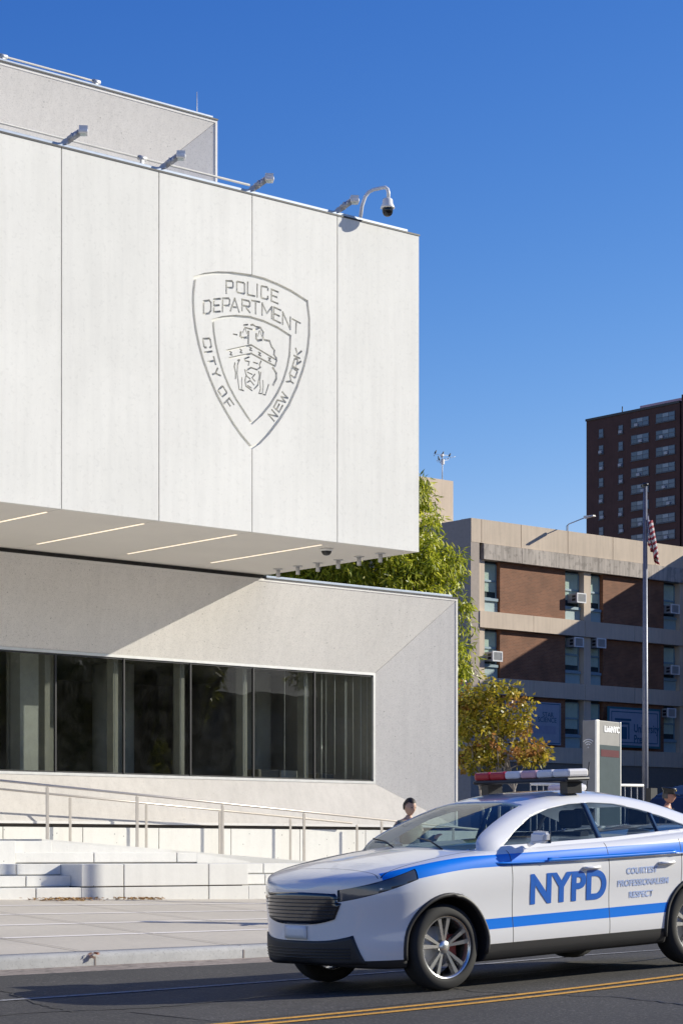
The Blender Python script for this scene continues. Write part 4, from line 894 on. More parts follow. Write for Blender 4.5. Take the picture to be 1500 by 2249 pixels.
# drooping flag: a cloth gathered in folds
def flagmat():
    m, nt, p = nodes('shaded_flag_cloth'); L = nt.links; p.inputs['Roughness'].default_value = .8
    uv = _n(nt, 'ShaderNodeUVMap'); s = _n(nt, 'ShaderNodeSeparateXYZ'); L.new(uv.outputs[0], s.inputs[0])
    m1 = _n(nt, 'ShaderNodeMath', operation='MULTIPLY'); m1.inputs[1].default_value = 6.5; L.new(s.outputs[1], m1.inputs[0])
    fr = _n(nt, 'ShaderNodeMath', operation='FRACT'); L.new(m1.outputs[0], fr.inputs[0])
    gt = _n(nt, 'ShaderNodeMath', operation='GREATER_THAN'); gt.inputs[1].default_value = .5; L.new(fr.outputs[0], gt.inputs[0])
    mx = _n(nt, 'ShaderNodeMix', data_type='RGBA'); mx.inputs[6].default_value = (.22, .012, .03, 1); mx.inputs[7].default_value = (.42, .40, .42, 1); L.new(gt.outputs[0], mx.inputs[0])  # stripe colours deepened, shade is painted into the cloth
    c1 = _n(nt, 'ShaderNodeMath', operation='LESS_THAN'); c1.inputs[1].default_value = .4; L.new(s.outputs[0], c1.inputs[0])
    c2 = _n(nt, 'ShaderNodeMath', operation='GREATER_THAN'); c2.inputs[1].default_value = .46; L.new(s.outputs[1], c2.inputs[0])
    c3 = _n(nt, 'ShaderNodeMath', operation='MULTIPLY'); L.new(c1.outputs[0], c3.inputs[0]); L.new(c2.outputs[0], c3.inputs[1])
    vo = _n(nt, 'ShaderNodeTexVoronoi', Scale=22.0, Randomness=.2); L.new(uv.outputs[0], vo.inputs['Vector'])
    st_ = _n(nt, 'ShaderNodeMath', operation='LESS_THAN'); st_.inputs[1].default_value = .3; L.new(vo.outputs['Distance'], st_.inputs[0])
    mb = _n(nt, 'ShaderNodeMix', data_type='RGBA'); mb.inputs[6].default_value = (.015, .025, .12, 1); mb.inputs[7].default_value = (.5, .5, .55, 1); L.new(st_.outputs[0], mb.inputs[0])
    m3 = _n(nt, 'ShaderNodeMix', data_type='RGBA'); L.new(c3.outputs[0], m3.inputs[0]); L.new(mx.outputs[2], m3.inputs[6]); L.new(mb.outputs[2], m3.inputs[7])
    L.new(m3.outputs[2], p.inputs['Base Color'])
    return m
bm = bmesh.new(); NU, NV = 46, 26; ul = bm.loops.layers.uv.new('UVMap'); gv = []
ftz = atD(1420, 1128, FD).z; fbz = atD(1420, 1240, FD).z; rightv = Vector((FY, -FX, 0)); deepv = Vector((FX, FY, 0))
for i in range(NU + 1):
    u = i / NU; row = []
    for j in range(NV + 1):
        v = j / NV
        # hoist stands along the pole, the fly end falls: cloth hangs from the upper corner
        spread = .30 * (1 - v * .3) * min(1, u * 3) ; fold = math.sin(u * 15 + v * 2.2) * .085 * (.35 + .65 * min(1, u * 4))
        off = .06 + .04 * u + .20 * math.sin(min(1, u * 1.4) * math.pi * .5) * (.35 + .65 * (1 - v)) + fold * .8
        z = ftz - (1 - v) * (ftz - fbz) * (.62 + .0 * u) - u * (ftz - fbz) * .38 - .05 * math.sin(u * 9)
        dep = -.05 + .10 * math.cos(u * 15 + v * 1.5) * min(1, u * 4)
        row.append(bm.verts.new(Vector((fb.x, fb.y, z)) + rightv * off + deepv * dep))
    gv.append(row)
for i in range(NU):
    for j in range(NV):
        f_ = bm.faces.new((gv[i][j], gv[i + 1][j], gv[i + 1][j + 1], gv[i][j + 1])); f_.smooth = True
        for lp, (uu, vv) in zip(f_.loops, ((i, j), (i + 1, j), (i + 1, j + 1), (i, j + 1))): lp[ul].uv = (uu / NU, vv / NV)
me = bpy.data.meshes.new('flag'); bm.to_mesh(me); bm.free(); me.materials.append(flagmat()); fo = bpy.data.objects.new('flag', me); C.objects.link(fo); tag(fo, 'limp striped red and white flag drooping at the flagpole', 'flag')
md = fo.modifiers.new('t', 'SOLIDIFY'); md.thickness = .004

# ------------------------------------------------------------------ kiosk
KD = 38.0; kp = atD(1308, HOR, KD); kz = .5; ktop = H + (HOR - 1581) * KD / F
kk = thing('wifi_kiosk', 'tall grey street kiosk with dark glass screen and LinkNYC sign', 'kiosk', (kp.x, kp.y, kz)); kk['_flat'] = 0
yaw = math.atan2(FX * .83 - .0, FY * .83)  # placeholder
dirw = (rightv * .56 + deepv * .83).normalized(); ang = math.atan2(dirw.y, dirw.x)
kk.rotation_euler = (0, 0, ang); del kk['_flat']
Hk = ktop - kz; KW, KT = .93, .29    # local x along screen face, local y = depth, front face at y=0 faces -y
def kb(b, name, mat, par): 
    o = b.build(name, mat, par, world=False); return o
b = MB(); b.box(.0, KW, .0, KT * .9, 0, Hk, bev=.012); body = kb(b, 'body', plain('kiosk_metal', (.26, .255, .245), .5), kk)
b = MB(); b.box(-.004, .115, -.012, .02, 0, Hk + .003, bev=.006); b.box(KW - .035, KW + .004, -.012, .02, 0, Hk + .003, bev=.006); kb(b, 'edge_trim', plain('brushed_aluminium', (.78, .77, .75), .35, .6), kk)
b = MB(); b.box(.12, KW - .04, -.010, -.002, .35, Hk - .42); scn = kb(b, 'screen', plain('kiosk_screen', (.10, .125, .13), .18), kk)
b = MB(); b.box(.16, KW - .08, -.014, -.011, Hk - .62, Hk - .5); kb(b, 'screen_banner', plain('screen_maroon', (.12, .04, .045), .3), kk)
text_mesh('LinkNYC', .15, Vector((KW - .64, -.014, Hk - .19)), FACING, 'lettering', plain('sign_white', (.85, .85, .85), .5, emit=.5), kk, world=False, bold=.002, sx=1.0)
b = MB()
def arc3(b, r, a0, a1, th):
    pts = [(-.0035, KT * .5 + r * math.sin(a0 + (a1 - a0) * k / 10), Hk - .46 + r * math.cos(a0 + (a1 - a0) * k / 10)) for k in range(11)]; b.tube(pts, th, 6)
for r_ in (.05, .09, .13): arc3(b, r_, -.8, .8, .009)
b.ball((-.004, KT * .5, Hk - .47), .014, 8); kb(b, 'wifi_symbol', M['whitep'], kk)

# ------------------------------------------------------------------ low fence near the kiosk
ffd = 46.0; p0 = atD(1376, HOR, ffd); p1_ = atD(1412, HOR, ffd + 1.0); fz = atD(1390, 1722, ffd).z
fe = thing('metal_fence', 'low metal picket fence between the kiosk and the flagpole', 'fence', (p0.x, p0.y, .46))
a_ = Vector((p0.x, p0.y, 0)) - rightv * 2; c_ = Vector((p1_.x, p1_.y, 0))
b = MB(); b.tube([a_ + Vector((0, 0, fz)), c_ + Vector((0, 0, fz))], .03, 8); b.tube([a_ + Vector((0, 0, .6)), c_ + Vector((0, 0, .6))], .02, 8); b.build('rail', M['whitep'], fe)
b = MB()
for k in range(19): q = a_.lerp(c_, k / 18); b.tube([q + Vector((0, 0, .46)), q + Vector((0, 0, fz))], .012, 6)
b.build('pickets', M['pipe'], fe)

# ------------------------------------------------------------------ generic extruded vehicle for the parked van
def vehicle(name, label, cat, loc, ang, prof, wd, paint, wins, wheels, wr):
    t = thing(name, label, cat, loc); t.rotation_euler = (0, 0, ang)
    b = MB(); b.prism([(x, -wd / 2, z) for x, z in prof], (0, wd, 0)); bmesh.ops.recalc_face_normals(b.bm, faces=b.bm.faces)
    bmesh.ops.bevel(b.bm, geom=[e for e in b.bm.edges], offset=.07, segments=3, affect='EDGES'); b.build('body', paint, t, world=False, smooth=False)
    for s_ in (-1, 1):
        for wn in wins:
            b = MB(); b.prism([(x, s_ * (wd / 2 + .004), z) for x, z in wn], (0, -s_ * .012, 0)); b.build('window', M['tglass'], t, world=False)
        for wx in wheels:
            b = MB(); b.lathe([(0, -.0), (wr * .6, 0), (wr * .62, .02), (wr * .95, .03), (wr, .0), (wr, -.2), (0, -.2)], (wx, s_ * (wd / 2 + .01), wr), (0, s_, 0), seg=28); wl = b.build('wheel', M['black'], t, world=False)
            b = MB(); b.lathe([(0, .03), (wr * .5, .015), (wr * .58, -.0)], (wx, s_ * (wd / 2 + .01), wr), (0, s_, 0), seg=20); b.build('rim', M['galv'], wl, world=False)
    b = MB(); b.box(prof[0][0] - .02, prof[0][0] + .05, -wd / 2 + .12, wd / 2 - .12, .45, .62, bev=.02); b.build('bumper', M['black'], t, world=False)
    return t
vd = 46.0; vp = atD(1408, HOR, vd)
vehicle('parked_van', 'dark blue parked van behind the officer at the right edge', 'van', (vp.x, vp.y, .47), R(-6),
        [(0, .35), (5.2, .35), (5.25, 1.2), (5.15, 2.0), (4.9, 2.18), (1.9, 2.2), (1.2, 1.95), (.75, 1.5), (.05, 1.2)], 2.0, plain('navy_paint', (.008, .014, .035), .4),
        [[(1.35, 1.4), (1.9, 2.0), (2.7, 2.02), (2.7, 1.4)], [(2.85, 1.4), (2.85, 2.02), (4.7, 2.0), (4.7, 1.4)]], (1.0, 4.2), .35)

# ------------------------------------------------------------------ people
def skin_mesh(name, verts, edges, radii, mat, parent, sub=2, root=0):
    me = bpy.data.meshes.new(name); me.from_pydata([tuple(v) for v in verts], edges, []); ob = bpy.data.objects.new(name, me); C.objects.link(ob)
    ob.modifiers.new('s', 'SKIN'); sv = me.skin_vertices[0].data
    for i, r_ in enumerate(radii):
        sv[i].radius = r_ if isinstance(r_, tuple) else (r_, r_)
        sv[i].use_root = i == root
    m2 = ob.modifiers.new('u', 'SUBSURF'); m2.levels = sub; m2.render_levels = sub
    bpy.context.view_layer.update()
    me2 = bpy.data.meshes.new_from_object(ob.evaluated_get(bpy.context.evaluated_depsgraph_get())); bpy.data.objects.remove(ob)
    for p in me2.polygons: p.use_smooth = True
    me2.materials.clear(); me2.materials.append(mat); me2.name = name
    return _col(bpy.data.objects.new(name, me2), parent, world=False)
def person(label, loc, ang, h, skin, coat, trou, hairm, arm_fwd=.3, stride=.22, cap=False, head_tilt=0.0):
    t = thing('person', label, 'person', loc); t.rotation_euler = (0, 0, ang); k = h / 1.75
    V = lambda *a: Vector(a) * k      # faces +x, left = +y
    P = [V(0, 0, .95), V(0, 0, 1.08), V(.01, 0, 1.25), V(.01, 0, 1.40), V(.015, 0, 1.49), V(.03, 0, 1.545)]
    E = [(0, 1), (1, 2), (2, 3), (3, 4), (4, 5)]; rd = [(.125 * k, .15 * k), (.11 * k, .13 * k), (.12 * k, .155 * k), (.10 * k, .14 * k), .052 * k, .05 * k]
    hands = []
    for s_ in (-1, 1):
        i = len(P); sw = stride * s_
        P += [V(0, .10 * s_, .88), V(sw * .5 + .03, .10 * s_, .50), V(sw - .02, .10 * s_, .10), V(sw + .08, .11 * s_, .045), V(sw + .17, .12 * s_, .03)]
        E += [(0, i), (i, i + 1), (i + 1, i + 2), (i + 2, i + 3), (i + 3, i + 4)]; rd += [.088 * k, .062 * k, .042 * k, .042 * k, .032 * k]
        i = len(P); f_ = arm_fwd if s_ == 1 else -.05
        el = V(-.02 + f_ * .25, .235 * s_, 1.12); wr = V(.05 + f_ * .9, .20 * s_ - .05 * s_ * (f_ > .2), .90 + f_ * .75)
        P += [V(.0, .175 * s_, 1.40), el, wr, wr + (wr - el).normalized() * .07 * k]
        E += [(3, i), (i, i + 1), (i + 1, i + 2), (i + 2, i + 3)]; rd += [.058 * k, .043 * k, .028 * k, (.036 * k, .016 * k)]
        d = (wr - el).normalized(); side = Vector((0, 1, 0)); hb = wr + d * .075 * k
        for q in range(4):
            j = len(P); o_ = side * (q - 1.5) * .019 * k; ln = (.030, .036, .034, .026)[q] * k
            P += [hb + o_, hb + o_ + d * ln + Vector((.005, 0, -.004)), hb + o_ + d * ln * 1.9 + Vector((.004, 0, -.016))]
            E += [(i + 3, j), (j, j + 1), (j + 1, j + 2)]; rd += [.0095 * k, .0088 * k, .0075 * k]
        j = len(P); P += [wr + d * .03 * k + Vector((.02, -s_ * .028, 0)) * k, wr + d * .065 * k + Vector((.03, -s_ * .042, 0)) * k]; E += [(i + 2, j), (j, j + 1)]; rd += [.011 * k, .009 * k]
        hands.append((i, el, wr))
    body = skin_mesh('body', P, E, rd, skin, t)
    # head with face, joined into the same surface object
    bm = bmesh.new(); bm.from_mesh(body.data)
    r_ = bmesh.ops.create_uvsphere(bm, u_segments=28, v_segments=20, radius=1.0)
    hc = V(.045, 0, 1.645); rot = Matrix.Rotation(head_tilt, 3, 'Y')
    for v in r_['verts']:
        p = v.co.copy(); x, y, z = p.x * .097, p.y * .076, p.z * .118
        if z < 0: x *= 1 - .25 * (z / .118) ** 2 * (1 if p.x < 0 else .35); y *= 1 + .30 * (z / .118)
        if p.x > .3:
            x += .020 * math.exp(-((y / .012) ** 2) - ((z + .018) / .022) ** 2)             # nose
            x -= .010 * math.exp(-(((abs(y) - .030) / .014) ** 2) - ((z - .012) / .012) ** 2)   # eye sockets
            x += .006 * math.exp(-((y / .022) ** 2) - ((z + .055) / .010) ** 2)             # lips
            x += .008 * math.exp(-((y / .03) ** 2) - ((z + .095) / .02) ** 2)
        if abs(p.y) > .9 and abs(z) < .03 and abs(x) < .02: y += .012 * (1 if y > 0 else -1)
        v.co = rot @ (Vector((x, y, z)) * k) + hc
    for f_ in bm.faces: f_.smooth = True
    bm.to_mesh(body.data); bm.free()
    # eyes
    b = MB()
    for s_ in (-1, 1): b.ball(tuple(rot @ (Vector((.080, .030 * s_, .012)) * k) + hc), .0105 * k, 10)
    b.build('eyes', M['black'], t, world=False)
    # hair
    bm = bmesh.new(); bmesh.ops.create_uvsphere(bm, u_segments=24, v_segments=16, radius=1.0)
    kill = []
    for v in bm.verts:
        p = v.co.copy(); v.co = rot @ (Vector((p.x * .108 - .008, p.y * .088, p.z * .128 + .006)) * k) + hc
        v.co += Vector((random.uniform(-1, 1), random.uniform(-1, 1), random.uniform(-1, 1))) * .003
        if (p.x > .25 and p.z < .45) or p.z < -.55: kill.append(v)
    bmesh.ops.delete(bm, geom=kill, context='VERTS'); me = bpy.data.meshes.new('hair'); bm.to_mesh(me); bm.free(); me.materials.append(hairm)
    for p in me.polygons: p.use_smooth = True
    _col(bpy.data.objects.new('hair', me), t, world=False)
    # coat over torso and arms
    CP = [P[0] + Vector((0, 0, -.10 * k)), P[1], P[2], P[3], P[4] + Vector((0, 0, -.02 * k))]; CE = [(0, 1), (1, 2), (2, 3), (3, 4)]
    CR = [(.155 * k, .185 * k), (.140 * k, .165 * k), (.145 * k, .18 * k), (.125 * k, .165 * k), .07 * k]
    for (i, el, wr), s_ in zip(hands, (-1, 1)):
        j = len(CP); CP += [P[i], el, wr - (wr - el).normalized() * .02 * k]; CE += [(3, j), (j, j + 1), (j + 1, j + 2)]; CR += [.078 * k, .062 * k, .048 * k]
    skin_mesh('jacket', CP, CE, CR, coat, t)
    TP = [P[0]]; TE = []; TR = [(.140 * k, .165 * k)]
    for s_ in (-1, 1):
        j = len(TP); sw = stride * s_; TP += [V(0, .10 * s_, .86), V(sw * .5 + .03, .10 * s_, .50), V(sw - .02, .10 * s_, .09)]; TE += [(0, j), (j, j + 1), (j + 1, j + 2)]; TR += [.102 * k, .078 * k, .064 * k]
    skin_mesh('trousers', TP, TE, TR, trou, t)
    if cap:
        b = MB(); b.lathe([(.100, 0), (.104, .045), (.125, .075), (.135, .095), (.11, .11), (0, .115)], tuple(hc + Vector((-.01, 0, .035 * k))), (.12, 0, 1), seg=24)
        b.hexa([tuple(hc + Vector(p) * k) for p in ((.07, -.07, .03), (.165, -.045, .005), (.165, .045, .005), (.07, .07, .03), (.07, -.07, .05), (.165, -.045, .018), (.165, .045, .018), (.07, .07, .05))]); cp = b.build('cap', M['black'], t, world=False)
        b = MB(); b.ball(tuple(hc + Vector((.115, 0, .085)) * k), (.006, .02, .022), 8); b.build('cap_badge', plain('gold_badge', (.6, .45, .15), .3, .9), cp, world=False)
    return t
skinm = plain('skin', (.52, .32, .23), .5); skin2 = plain('ruddy_skin', (.48, .24, .17), .5)
wp = atD(896, HOR, 29.0)
person('walker with dark hair in a grey green jacket on the pavement before the steps', (wp.x, wp.y, walk_z(wp.x, wp.y)), R(-95), 1.64, skinm, plain('olive_jacket', (.16, .17, .15), .8, bump=.3), plain('dark_trousers', (.04, .04, .05), .8), plain('dark_hair', (.03, .02, .015), .6), arm_fwd=.45, head_tilt=.25)
cp_ = atD(1463, HOR, 38.0)
person('officer in a black peaked cap beyond the police car at the right edge', (cp_.x, cp_.y, max(.46, walk_z(cp_.x, cp_.y))), R(-60), 1.83, skin2, plain('navy_uniform', (.012, .015, .03), .7), plain('navy_trousers', (.012, .015, .03), .7), plain('grey_hair', (.10, .09, .08), .6), cap=True, arm_fwd=.1, stride=.08)

# ------------------------------------------------------------------ police car
def crv(pts, x):     # monotone-ish interpolation through points
    if x <= pts[0][0]: return pts[0][1]
    if x >= pts[-1][0]: return pts[-1][1]
    for i in range(len(pts) - 1):
        if pts[i][0] <= x <= pts[i + 1][0]:
            x0, y0 = pts[i]; x1, y1 = pts[i + 1]; h_ = x1 - x0
            m = lambda a: (pts[min(a + 1, len(pts) - 1)][1] - pts[max(a - 1, 0)][1]) / (pts[min(a + 1, len(pts) - 1)][0] - pts[max(a - 1, 0)][0])
            t = (x - x0) / h_; m0, m1 = m(i) * h_, m(i + 1) * h_
            return (2 * t ** 3 - 3 * t * t + 1) * y0 + (t ** 3 - 2 * t * t + t) * m0 + (-2 * t ** 3 + 3 * t * t) * y1 + (t ** 3 - t * t) * m1
def cr_loop(pts, n):  # catmull-rom through 2d control points
    out = []; m = len(pts)
    for i in range(m - 1):
        p0, p1, p2, p3 = pts[max(0, i - 1)], pts[i], pts[i + 1], pts[min(m - 1, i + 2)]
        for k in range(n):
            t = k / n
            out.append(tuple(.5 * ((2 * p1[j]) + (-p0[j] + p2[j]) * t + (2 * p0[j] - 5 * p1[j] + 4 * p2[j] - p3[j]) * t * t + (-p0[j] + 3 * p1[j] - 3 * p2[j] + p3[j]) * t ** 3) for j in (0, 1)))
    out.append(pts[-1]); return out
LN = 4.95; CW = .965
FWX, RWX, WRAD = .93, 4.01, .375
zt_ = [(0, .90), (.03, .95), (.10, .985), (.25, 1.025), (.6, 1.085), (1.1, 1.15), (1.6, 1.185), (2.2, 1.20), (3, 1.215), (3.8, 1.245), (4.4, 1.26), (4.7, 1.20), (4.88, 1.05), (4.95, .9)]
zb_c = [(0, .34), (.03, .28), (.12, .25), (.4, .22), (1, .215), (2.5, .22), (4.3, .24), (4.7, .32), (4.9, .45), (4.95, .6)]
def wplan(x):
    v = 1.0
    if x < .95: v *= max(0, 1 - (1 - x / .95) ** 2.9) ** (1 / 2.3)
    if x > 4.2: v *= max(0, 1 - ((x - 4.2) / (LN - 4.2)) ** 3.0) ** (1 / 2.6) 
    return CW * v
SEC = [(0, 0), (.5, 0), (.86, .0), (.945, .045), (.975, .14), (.985, .26), (.978, .40), (.985, .55), (1.0, .70), (1.0, .80), (.985, .90), (.955, .965), (.89, 1.0), (.70, 1.025), (.40, 1.045), (0, 1.052)]
def sampx():
    xs = [0.0006, .004, .012, .025, .045, .07, .1, .14, .18, .23, .28, .34]; x = .38
    while x < LN - .42: xs.append(x); x += .045
    return xs + [LN - .38, LN - .32, LN - .26, LN - .2, LN - .15, LN - .11, LN - .075, LN - .045, LN - .02, LN - .006, LN - .0008]
def loft(xs, secf):
    bm = bmesh.new(); rings = []
    for x in xs:
        h_ = secf(x); full = [(-y, z) for y, z in h_][::-1][:-1] + h_ if True else h_
        # h_ runs from bottom centre to top centre on +y ; mirror to -y
        left = [(-y, z) for y, z in h_[1:-1]][::-1]; full = h_ + left
        rings.append([bm.verts.new((x, y, z)) for y, z in full])
    n = len(rings[0])
    for a, c in zip(rings, rings[1:]):
        for k in range(n): bm.faces.new((a[k], c[k], c[(k + 1) % n], a[(k + 1) % n]))
    bm.faces.new(rings[0][::-1]) if True else None; bm.faces.new(rings[-1])
    bmesh.ops.recalc_face_normals(bm, faces=bm.faces)
    for f_ in bm.faces: f_.smooth = True
    return bm
def lower_sec(x):
    w_ = max(.02, wplan(x)); z1, z0 = crv(zt_, x), crv(zb_c, x); cen = .5 + .5 * min(1, x / .5)
    return [(y * w_, z0 + (z1 - z0) * (zz if zz <= 1 else 1 + (zz - 1) * 1.3 * cen)) for y, zz in cr_loop(SEC, 4)]
def cutplane(bm, co, no):
    bmesh.ops.bisect_plane(bm, geom=bm.verts[:] + bm.edges[:] + bm.faces[:], plane_co=co, plane_no=no, dist=1e-5)
def inside(poly, x, y):
    c = False; n = len(poly)
    for i in range(n):
        (x0, y0), (x1, y1) = poly[i], poly[(i + 1) % n]
        if (y0 > y) != (y1 > y) and x < (x1 - x0) * (y - y0) / (y1 - y0) + x0: c = not c
    return c
def extract(bm, pred):
    """moves the faces that satisfy pred into a new bmesh"""
    fs = [f_ for f_ in bm.faces if pred(f_)]
    nb = bmesh.new(); mp = {}
    for f_ in fs:
        vs_ = []
        for v in f_.verts:
            if v not in mp: mp[v] = nb.verts.new(v.co)
            vs_.append(mp[v])
        g_ = nb.faces.new(vs_); g_.smooth = True
    bmesh.ops.delete(bm, geom=fs, context='FACES')
    return nb
def to_part(bm, name, mats, parent, push=0.0, thick=0.0):
    if push:
        bm.normal_update()
        for v in bm.verts: v.co += v.normal * push
    me = bpy.data.meshes.new(name); bm.to_mesh(me); bm.free()
    for m in (mats if isinstance(mats, list) else [mats]): me.materials.append(m)
    o = _col(bpy.data.objects.new(name, me), parent, world=False)
    if thick: md = o.modifiers.new('t', 'SOLIDIFY'); md.thickness = thick; md.offset = -1
    return o
def livery():
    m, nt, p = nodes('police_paint'); L = nt.links
    p.inputs['Roughness'].default_value = .28; p.inputs['Coat Weight'].default_value = 1.0; p.inputs['Coat Roughness'].default_value = .03
    tc = _n(nt, 'ShaderNodeTexCoord'); s = _n(nt, 'ShaderNodeSeparateXYZ'); L.new(tc.outputs['Object'], s.inputs[0])
    def M_(op, a, b_=None, c=None):
        n = _n(nt, 'ShaderNodeMath', operation=op)
        for i, v in enumerate((a, b_, c)):
            if v is None: continue
            if isinstance(v, (int, float)): n.inputs[i].default_value = v
            else: L.new(v, n.inputs[i])
        return n.outputs[0]
    x, z, y = s.outputs[0], s.outputs[2], s.outputs[1]
    # upper stripe dips towards the nose
    dip = M_('MULTIPLY', M_('POWER', M_('MAXIMUM', M_('SUBTRACT', 1.25, x), 0.0), 1.6), -.115)
    c = M_('ADD', M_('ADD', 1.083, M_('MULTIPLY', x, .008)), dip)
    up = M_('LESS_THAN', M_('ABSOLUTE', M_('SUBTRACT', z, c)), .052)
    up = M_('MULTIPLY', up, M_('GREATER_THAN', x, .33))
    c2 = M_('ADD', .532, M_('MULTIPLY', x, .009)); lo = M_('LESS_THAN', M_('ABSOLUTE', M_('SUBTRACT', z, c2)), .046)
    lo = M_('MULTIPLY', lo, M_('GREATER_THAN', x, 1.0))
    side = M_('GREATER_THAN', M_('ABSOLUTE', y), .55)
    msk = M_('MULTIPLY', M_('MAXIMUM', up, lo), side)
    mx = _n(nt, 'ShaderNodeMix', data_type='RGBA'); mx.inputs[6].default_value = (.80, .80, .80, 1); mx.inputs[7].default_value = (.003, .20, .80, 1)
    L.new(msk, mx.inputs[0]); L.new(mx.outputs[2], p.inputs['Base Color']); return m
M['paint'] = livery(); M['clad'] = plain('black_cladding', (.022, .022, .024), .55); M['rubber'] = plain('rubber', (.02, .02, .02), .8)
M['carglass'] = glass('car_glass', (.55, .62, .66), 1.5); M['windscreen'] = glass('windscreen_glass', (.62, .74, .70), 1.45)
M['wheelm'] = plain('wheel_alloy', (.60, .60, .60), .25, .9); M['seat'] = plain('seat_cloth', (.03, .03, .035), .8)
CARLOC = Vector((0, 0, 0)); heading = R(-3.3); pitch = math.atan(.0445)
rotm = Matrix.Rotation(heading, 3, 'Z') @ Matrix.Rotation(-pitch, 3, 'Y')
con = atD(985, HOR, 19.1); con.z = road_z(con.x, con.y) + .004
CARLOC = con - rotm @ Vector((FWX, -CW + .05, 0))
pc = thing('police_car', 'white police car with two blue side stripes and roof light bar driving past', 'police car', CARLOC); pc.rotation_euler = rotm.to_euler()
bm = loft(sampx(), lower_sec)
for c_ in (.345, .353, 1.66, 1.668, 2.84, 2.848, 3.78, 3.788): cutplane(bm, (c_, 0, 0), (1, 0, 0))
for c_ in (.30, .37, .43, .62, .86, 1.19): cutplane(bm, (0, 0, c_), (0, 0, 1))
for c_ in (-.5, .5, -.72, .72): cutplane(bm, (0, c_, 0), (0, 1, 0))
cutplane(bm, (.16, 0, .83), (-.32, 0, 1)); cutplane(bm, (.16, 0, .93), (-.30, 0, 1)); cutplane(bm, (.62, 0, 0), (1, 0, 0))
for a in (-.80, -.792, .792, .80): cutplane(bm, (0, a, 0), (0, 1, 0))
for a in (.30, .306): cutplane(bm, (a, 0, 0), (1, 0, 0))
mid = lambda f_: f_.calc_center_median()
for f_ in bm.faces:
    c_ = mid(f_)
    if c_.z < .30 or (c_.z < .37 and 1.3 < c_.x < 3.65 and abs(c_.y) > .6): f_.material_index = 1
    for a in (1.66, 2.84, 3.78):
        if a < c_.x < a + .008 and abs(c_.y) > .8 and .33 < c_.z < 1.2: f_.material_index = 2
    if (.792 < abs(c_.y) < .80 and .306 < c_.x < 1.45 and f_.normal.z > .5) or (.30 < c_.x < .306 and abs(c_.y) < .792 and f_.normal.z > .5): f_.material_index = 2
    if .353 > c_.z > .345 and abs(c_.y) > .8 and 1.66 < c_.x < 3.79: f_.material_index = 2
# windows of the greenhouse are separate; here only lower shell. wheel wells by boolean
me = bpy.data.meshes.new('body'); bm.to_mesh(me); bm.free()
for m in (M['paint'], M['clad'], M['rubber']): me.materials.append(m)
body = bpy.data.objects.new('body', me); C.objects.link(body)
cut = MB()
for wx in (FWX, RWX):
    for s_ in (-1, 1): cut.lathe([(0, 0), (.435, 0), (.435, .7), (0, .7)], (wx, s_ * .58, WRAD + .01), (0, s_, 0), seg=48, mi=1)
cut.box(1.5, 1.55, -.1, .1, -3, -2.9)
for p_ in cut.bm.faces: p_.smooth = False
co = cut.build('cut', M['clad']); co.data.materials.append(M['clad'])
md = body.modifiers.new('b', 'BOOLEAN'); md.object = co; md.operation = 'DIFFERENCE'; md.solver = 'EXACT'
try: md.material_mode = 'INDEX'
except Exception: pass
bpy.context.view_layer.update(); me2 = bpy.data.meshes.new_from_object(body.evaluated_get(bpy.context.evaluated_depsgraph_get()))
bpy.data.objects.remove(body); bpy.data.objects.remove(co)
bm = bmesh.new(); bm.from_mesh(me2)
for f_ in bm.faces:
    c_ = mid(f_)
    for wx in (FWX, RWX):
        d_ = math.hypot(c_.x - wx, c_.z - WRAD - .01)
        if d_ < .437 and abs(c_.y) < .97 and (abs(c_.y) < .59 or abs(f_.normal.y) < .3): f_.material_index = 1; f_.smooth = False
# front parts lifted out of the shell
isf = lambda f_: f_.normal.x < -.35
def hl(s_):
    def pr(f_):
        c_ = mid(f_)
        return s_ * c_.y > .5 and c_.x < .62 and -.32 * (c_.x - .16) + c_.z > .83 and -.30 * (c_.x - .16) + c_.z < .93 and f_.normal.z < .75
    return pr
hL = extract(bm, hl(1)); hR = extract(bm, hl(-1))
bvh = BVHTree.FromBMesh(bm)
bodyo = to_part(bm, 'body', [M['paint'], M['clad'], M['rubber']], pc)
def front_patch(name, mat, zlo, zhi, ymax, off, par, nu=36, nv=8):
    bm_ = bmesh.new(); g_ = []
    for i in range(nu + 1):
        u = -1 + 2 * i / nu; row = []
        for j in range(nv + 1):
            v = j / nv; z = zlo(u) + (zhi(u) - zlo(u)) * v; y = u * ymax(v)
            hit = bvh.ray_cast(Vector((-1, y, z)), Vector((1, 0, 0)))[0]
            row.append(bm_.verts.new(((hit.x if hit is not None else .1) - off, y, z)))
        g_.append(row)
    for i in range(nu):
        for j in range(nv): bm_.faces.new((g_[i][j], g_[i][j + 1], g_[i + 1][j + 1], g_[i + 1][j])).smooth = True
    me_ = bpy.data.meshes.new(name); bm_.to_mesh(me_); bm_.free(); me_.materials.append(mat)
    o = _col(bpy.data.objects.new(name, me_), par, world=False); md = o.modifiers.new('t', 'SOLIDIFY'); md.thickness = .012; md.offset = 0; return o
glossblack = plain('gloss_black', (.012, .014, .02), .12, coat=1.0)
front_patch('grille', glossblack, lambda u: .61 + .05 * abs(u) ** 3, lambda u: .89 - .02 * abs(u) ** 2, lambda v: .47 + .10 * v, .004, pc)
front_patch('lower_intake', M['clad'], lambda u: .27, lambda u: .47 + .05 * abs(u) ** 4, lambda v: .62 + .08 * (1 - v), .004, pc)  # black grille and intake drawn larger to carry the shade on the nose
hlm = plain('headlight_lens', (.07, .08, .095), .08, coat=1.0)
for q in (hL, hR):
    h_ = to_part(q, 'headlight', hlm, pc, push=-.004, thick=.01)
